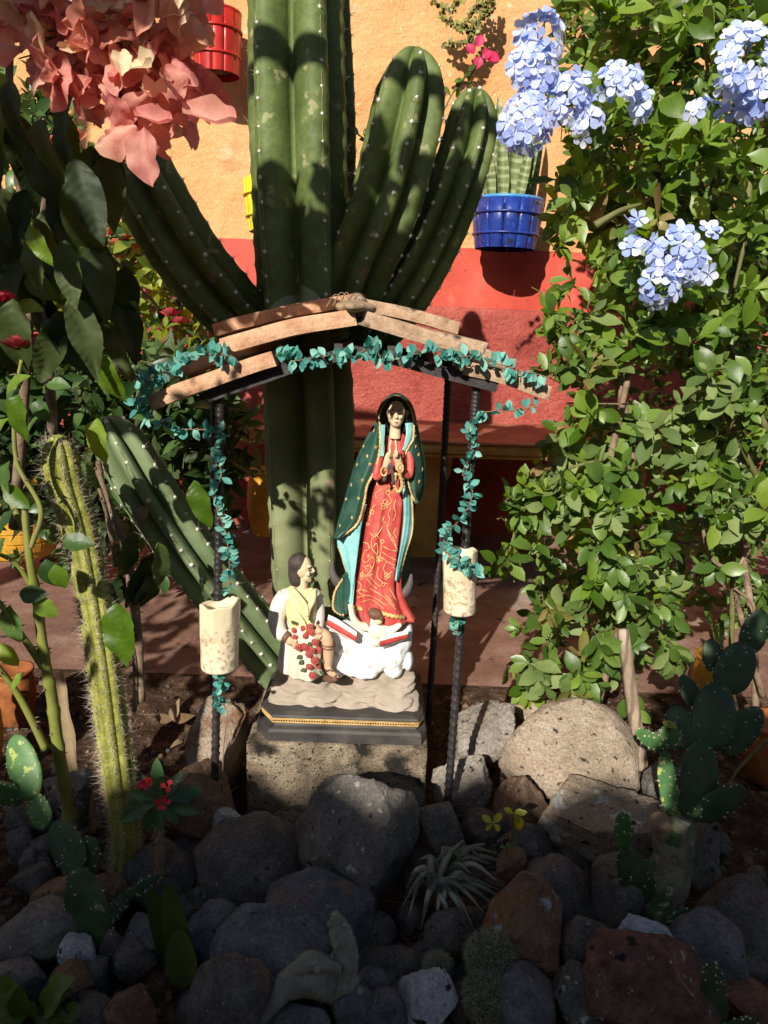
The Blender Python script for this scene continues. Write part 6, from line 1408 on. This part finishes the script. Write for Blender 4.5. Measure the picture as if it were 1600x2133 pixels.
for q, (x, y) in enumerate(tips):
    Y0 = 1.15 + .02 * math.sin(q); b0 = at(912 + 18 * math.sin(q * 2.4), 1838 + 12 * math.cos(q * 2.4), Y0); tp = at(x, y, 1.10 + .10 * (1840 - y) / 120 * .5); mid = (b0 + tp) / 2 + Vector((0, -.016, .030 + .012 * math.sin(q))); tp = tp - Vector((-.006, 0, .018))
    C = vcat([b0, mid, tp], 26); Rr = [.0062 * (1 - (i / 25) ** 1.5) + .0005 for i in range(26)]
    v, f = tube(C, Rr, 7, rf=lambda i, a: (1.12 if i % 2 else .92)); o = obj('leaf', v, f, M_haw, ros); bb = MB()
    T, N, B = frames(C)
    for i in range(1, 25): bb.add(*tube([C[i] + (N[i] * math.cos(a) + B[i] * math.sin(a)) * Rr[i] * 1.10 for a in [-1.4 + 2.8 * j / 6 for j in range(7)]], .0007, 4, cap=False))
    bb.obj('ridges', M_haws, o)['kind'] = 'stuff'

# ball cacti
M_balsp = mat('greenish ball cactus spine', [(.16, .18, .10), (.42, .42, .30)], .6, 60, isl=.8)
M_ball = mat('dark green ball cactus', [(.02, .045, .02), (.05, .08, .035)], .7, 30)
def ballcactus(x, y, Y, r, label, sc=1.0):
    c = at(x, y, Y); t = thing('ball_cactus', label, 'cactus', c - Vector((0, 0, r)), 'round spiny ball cacti')
    U, F_ = ico(5); vs = [c + u * r * (1 + .05 * math.sin(u.x * 30) * math.sin(u.z * 30) * math.sin(u.y * 30) + .06 * n3(u.x * 4, u.y * 4, u.z * 4)) for u in U]; o = obj('body', vs, F_, M_ball, t)
    Ms = []; Mn = []
    for u in [Vector(v_) for v_ in ico(4)[0]]:
        if u.y > .5: continue
        u = (u + rv() * .06).normalized(); p = c + u * r
        Mn.append(basis(p, rv(), u, .0016))
        for _ in range(5): Ms.append(basis(p, u + rv() * 1.1, rv(), rnd.uniform(.008, .014) * sc, .0008))
    joined('wool', AR, Mn, M_ball, o, kind='stuff'); joined('spines', SP, Ms, M_balsp, o, kind='stuff')
ballcactus(1015, 2075, .93, .034, 'lowest and palest ball cactus at the bottom edge')
ballcactus(1022, 1992, .98, .036, 'dark ball cactus above the pale one, under the rusty stone')
ballcactus(912, 2012, .99, .018, 'smallest ball cactus, left of the two larger ones')

# red-flowered spurge
S_sp = leafset('spurge_leaf', leafmat('dark spurge leaf', [(.018, .055, .022), (.03, .085, .03), (.05, .13, .04)], .25), .34, .62, 3, 7, .7, .12, .1, 5)
eu = thing('red_flowered_spurge', 'thorny-stemmed spurge with a whorl of dark leaves and small red flowers', 'plant', gnd(328, 1860))
branch(eu, [(326, 1850, 1.16), (334, 1770, 1.18), (330, 1700, 1.2), (335, 1660, 1.21)], [.009, .009, .008, .006], M_bark, 'stem', 60, 10)
for (dx, dz, dy, s) in [(-1, .35, 0, .062), (-.75, .9, .2, .06), (-.1, 1, .1, .082), (.55, .85, .2, .062), (.95, .35, .1, .072), (1, -.1, -.2, .075), (.7, -.6, -.4, .05), (.15, -1, -.5, .050), (-.5, -1, -.5, .068), (-1, -.35, -.3, .078), (-.9, 0, -.4, .066), (.9, .05, .5, .07), (-.3, .5, .6, .06), (.35, .4, -.6, .045)]:
    inst('leaf', rnd.choice(S_sp), basis(at(334, 1672, 1.195), Vector((dx, dy, dz)), Vector((0, -1, .6)), s), eu)
M_redf = mat('small red bract', [(.50, .02, .03), (.68, .06, .07)], .5, 20, isl=.5, trans=.25); RFm = flower_mesh('red_flower', M_redf, 2, 1.1, .6, .2, 0)
for (x, y) in [(300, 1630), (308, 1636), (296, 1638), (352, 1636), (345, 1640), (336, 1668), (342, 1675), (330, 1676), (346, 1666), (304, 1626)]:
    z = (Vector((0, -1, .4)) + rv() * .4).normalized(); M = basis(at(x, y, 1.165), z.cross(rv()), z, .0095); inst('flower', RFm, M, eu)

# blade leaves, corner leaves, seedlings
L_blade = leafmat('olive blade leaf', [(.035, .06, .012), (.06, .09, .02), (.09, .12, .03)], .2)
bl_ = thing('blade_leaf_plant', 'three flat upright olive green blades among the dark stones', 'plant', gnd(385, 2050))
for (x0, y0, x1, y1, w_, Y) in [(388, 2055, 350, 1842, .24, 1.0), (375, 2030, 312, 1850, .24, 1.02), (385, 2060, 370, 1935, .5, .985)]:
    a, b_ = at(x0, y0, Y), at(x1, y1, Y + .02); me = leafmesh('blade', L_blade, 1, w_, .45, .22, .02, 14, .04, int(x1), .45, 5); inst('blade', me, basis(a, b_ - a, Vector((.25, -1, 0)), (b_ - a).length), bl_)
L_corner = leafmat('broad green leaf', [(.05, .085, .015), (.085, .13, .025), (.12, .17, .04)], .3)
S_co = leafset('corner_leaf', L_corner, .7, .45, 3, 8, .9, .2, .5, 5)
co = thing('broad_leaf_plant', 'low plant with broad ragged green leaves in the bottom left corner', 'plant', gnd(60, 2125))
for (x, y, dx, dz, s) in [(60, 2120, 0, 1, .075), (60, 2110, -1, .4, .07), (70, 2115, 1, .3, .06), (90, 2100, .6, 1, .05), (30, 2100, -.5, 1, .06), (100, 2125, 1, .1, .05), (20, 2130, -1, .1, .06), (75, 2130, .3, -.6, .06), (110, 2070, .4, .8, .045), (20, 2060, -.3, .8, .04), (130, 2110, .9, .4, .045)]:
    inst('leaf', rnd.choice(S_co), basis(at(x, y, .90), Vector((dx, -.3, dz)), Vector((0, -.7, 1)), s), co)
def seedling(label, x, y, Y, leaves, m):
    t = thing('seedling', label, 'seedling', at(x, y + 60, Y)); v, f = tube(vcat([at(x - 4, y + 60, Y + .01), at(x, y + 25, Y), at(x, y, Y)], 8), .0014, 6); obj('stem', v, f, M_twig, t); S_ = leafset('leaf', m, .5, .62, 2, 6, .7, .1)
    for q, (dx, dz, s) in enumerate(leaves): inst('leaf', S_[q % 2], basis(at(x, y, Y), Vector((dx, -.25, dz)), Vector((0, -.8, .8)), s), t)
L_seed = leafmat('lime seedling leaf', [(.22, .28, .02), (.32, .38, .03), (.42, .44, .06)], .35)
seedling('four-leaved lime green seedling between the stones at centre right', 1027, 1715, 1.24, [(-.9, .8, .030), (.5, 1, .026), (-.6, -.5, .020), (.7, -.5, .020)], L_seed)
seedling('seedling with one yellow leaf right of the four-leaved one', 1070, 1695, 1.24, [(-.6, .5, .026), (.3, .4, .02), (.8, .35, .026), (.7, -1, .038), (.6, -.7, .02)], L_seed)
seedling('tiny grey-green seedling below the two lime ones', 1055, 1765, 1.20, [(-.8, .3, .014), (.8, .3, .014), (.1, 1, .012)], L_dull)
# thorny grey stems at the right
ths = thing('thorny_shrub', 'grey thorny stems rising behind the dark prickly pear at the right', 'shrub', at(1580, 1500, 1.75))
branch(ths, [(1575, 1500, 1.75), (1570, 1330, 1.75), (1555, 1200, 1.78), (1540, 1120, 1.8)], [.009, .009, .008, .006], M_bark, 'stem', 60, 8); branch(ths, [(1590, 1450, 1.72), (1545, 1290, 1.72), (1530, 1230, 1.72)], [.008, .007, .005], M_bark, 'stem', 40, 8)
branch(ths, [(1600, 1540, 1.3), (1540, 1600, 1.3), (1520, 1640, 1.3)], [.004, .003, .002], M_twig, 'stem')
branch(ths, [(1530, 1225, 1.7), (1570, 1262, 1.7), (1555, 1310, 1.7)], [.003, .004, .003], M_twine, 'dry_stalk')
# litter of dry leaves and crumbs
Ms = []
DL = leafmesh('dry_leaf', L_dry, 1, .5, .5, .4, .5, 5, .6)
for i in range(260):
    x = rnd.uniform(-1, 1); y = rnd.uniform(1.0, 1.95); Ms.append(basis((x, y, soilz(x, y) + .004), Vector((rnd.uniform(-1, 1), rnd.uniform(-1, 1), .1)), Vector((0, 0, 1)) + rv() * .5, rnd.uniform(.012, .035)))
tag(joined('leaf_litter', DL, Ms, L_dry, None, (0, 1.4, 0)), kind='stuff')
for (x, y, s) in [(360, 1495, .05), (1150, 1205, .02)]:
    pass
t = thing('dry_leaves', 'crumpled dry leaf lying on the bed edge right of the bristly cactus', 'dry leaf', at(360, 1505, 1.7))
for dx, dz in ((-1, .2), (.2, 1), (.9, .3)): inst('dry_leaf', DL, basis(at(360, 1500, 1.7), Vector((dx, -.1, dz)), Vector((0, -1, .5)), .05), t)
t = thing('seed_pod', 'long pale dried husk standing beside the rose cane', 'husk', gnd(160, 1620))
me = leafmesh('husk', L_dry, 1, .22, .4, .6, .1, 12, .2, 3, .6, 5); a, b_ = at(160, 1615, 1.42), at(118, 1400, 1.46); inst('husk', me, basis(a, b_ - a, Vector((0, -1, 0)), (b_ - a).length), t)

# added, unseen tree: leaves placed back along the sun to darken chosen spots
tr = thing('added_shade_tree', 'added unseen tree whose leaves are placed to cast shade', 'tree', Vector((-2.6, -.2, 0)))
b = MB(); C = vcat([(-2.6, -.2, -.05), (-2.55, -.1, 1.0), (-2.3, .1, 2.0), (-1.7, .25, 2.5), (-.9, .3, 2.45), (-.2, .3, 2.35)], 60); b.add(*tube(C, [.11 - .0016 * i for i in range(60)], 14)); b.add(*tube(vcat([(-2.3, .1, 2.0), (-2.6, .5, 3.0), (-2.4, .8, 4.0)], 20), [.07 - .002 * i for i in range(20)], 10))
b.obj('trunk', M_bark, tr)
L_shade = leafmat('opaque shade leaf', [(.03, .06, .015), (.06, .10, .025)], 0)
S_tr = leafset('shade_leaf', L_shade, .5, .5, 3)
def shade(poly, Yt, Yo, n, size=(.06, .10), jit=.06):  # leaves set up-sun of the outline so their shadow falls on it
    out = []; k = (Yt - Yo) / SD.y
    for (x, y) in polypts(poly, n): p = at(x, y, Yt) - SD * k + rv() * rnd.uniform(0, jit); out.append(basis(p, rv() + Vector((0, 0, -.3)), SD * -1 + rv() * .6, rnd.uniform(*size)))
    return out
SH = []
SH += shade([(190, 260), (300, 260), (520, 560), (640, 470), (720, 560), (830, 520), (900, 560), (930, 340), (1030, 330), (980, 500), (880, 660), (540, 680), (400, 680)], 1.86, .28, 680)
SH += shade([(530, 430), (580, 440), (640, 560), (700, 640), (530, 660)], 1.86, .28, 150)
SH += shade([(700, 660), (725, 480), (790, 300), (812, 300), (780, 560), (900, 540), (880, 660)], 1.86, .28, 170, (.05, .08), .03)
SH += shade([(-60, 180), (150, 200), (230, 430), (210, 660), (100, 740), (-60, 740)], 1.3, .28, 260)
for (x, y) in polypts([(270, 1110), (580, 1090), (580, 1440), (270, 1440)], 260):
    g = gnd(x, y); p = g - SD * ((g.y - .3) / SD.y) + rv() * .05; SH.append(basis(p, rv() + Vector((0, 0, -.3)), SD * -1 + rv() * .6, rnd.uniform(.05, .09)))
SH += shade([(1400, 1420), (1480, 1330), (1640, 1200), (1640, 1700), (1430, 1700), (1410, 1560)], 1.22, -.35, 300, (.05, .09), .04)
SH += shade([(1520, 1480), (1660, 1480), (1660, 1660), (1520, 1660)], 1.6, -.35, 90, (.05, .09), .04)
SH += shade([(606, 985), (642, 985), (640, 1110), (606, 1110)], 1.68, .28, 40, (.02, .035), .006)
SH += shade([(655, 960), (735, 960), (700, 1130), (705, 1200), (655, 1110)], 1.68, .28, 45, (.025, .045), .012)
bb = {}
for M in SH: bb.setdefault(rnd.randrange(3), []).append(M)
for q, L_ in bb.items(): joined('foliage', S_tr[q], L_, L_shade, tr, kind='stuff')

# thin dry stalks lying over the stones and soil
b = MB()
for i in range(70):
    x = rnd.uniform(-.8, .8); y = rnd.uniform(.9, 1.95); z = soilz(x, y) + rnd.uniform(.004, .03); d = Vector((rnd.uniform(-1, 1), rnd.uniform(-1, 1), rnd.uniform(-.1, .35))).normalized() * rnd.uniform(.02, .07); p = Vector((x, y, z))
    b.add(*tube([p, p + d * .5 + rv() * .006, p + d], [.0011, .0009, .0005], 4))
tag(b.obj('dry_stalks', M_twine, None, (0, 1.4, 0)), kind='stuff')
v, f = tube(vcat([at(475, 1482, 1.34), at(466, 1560, 1.345), at(463, 1650, 1.35)], 12), .0012, 5); tag(obj('string', v, f, M_twine), 'thin string hanging from the garland end beside the left leg', 'string')
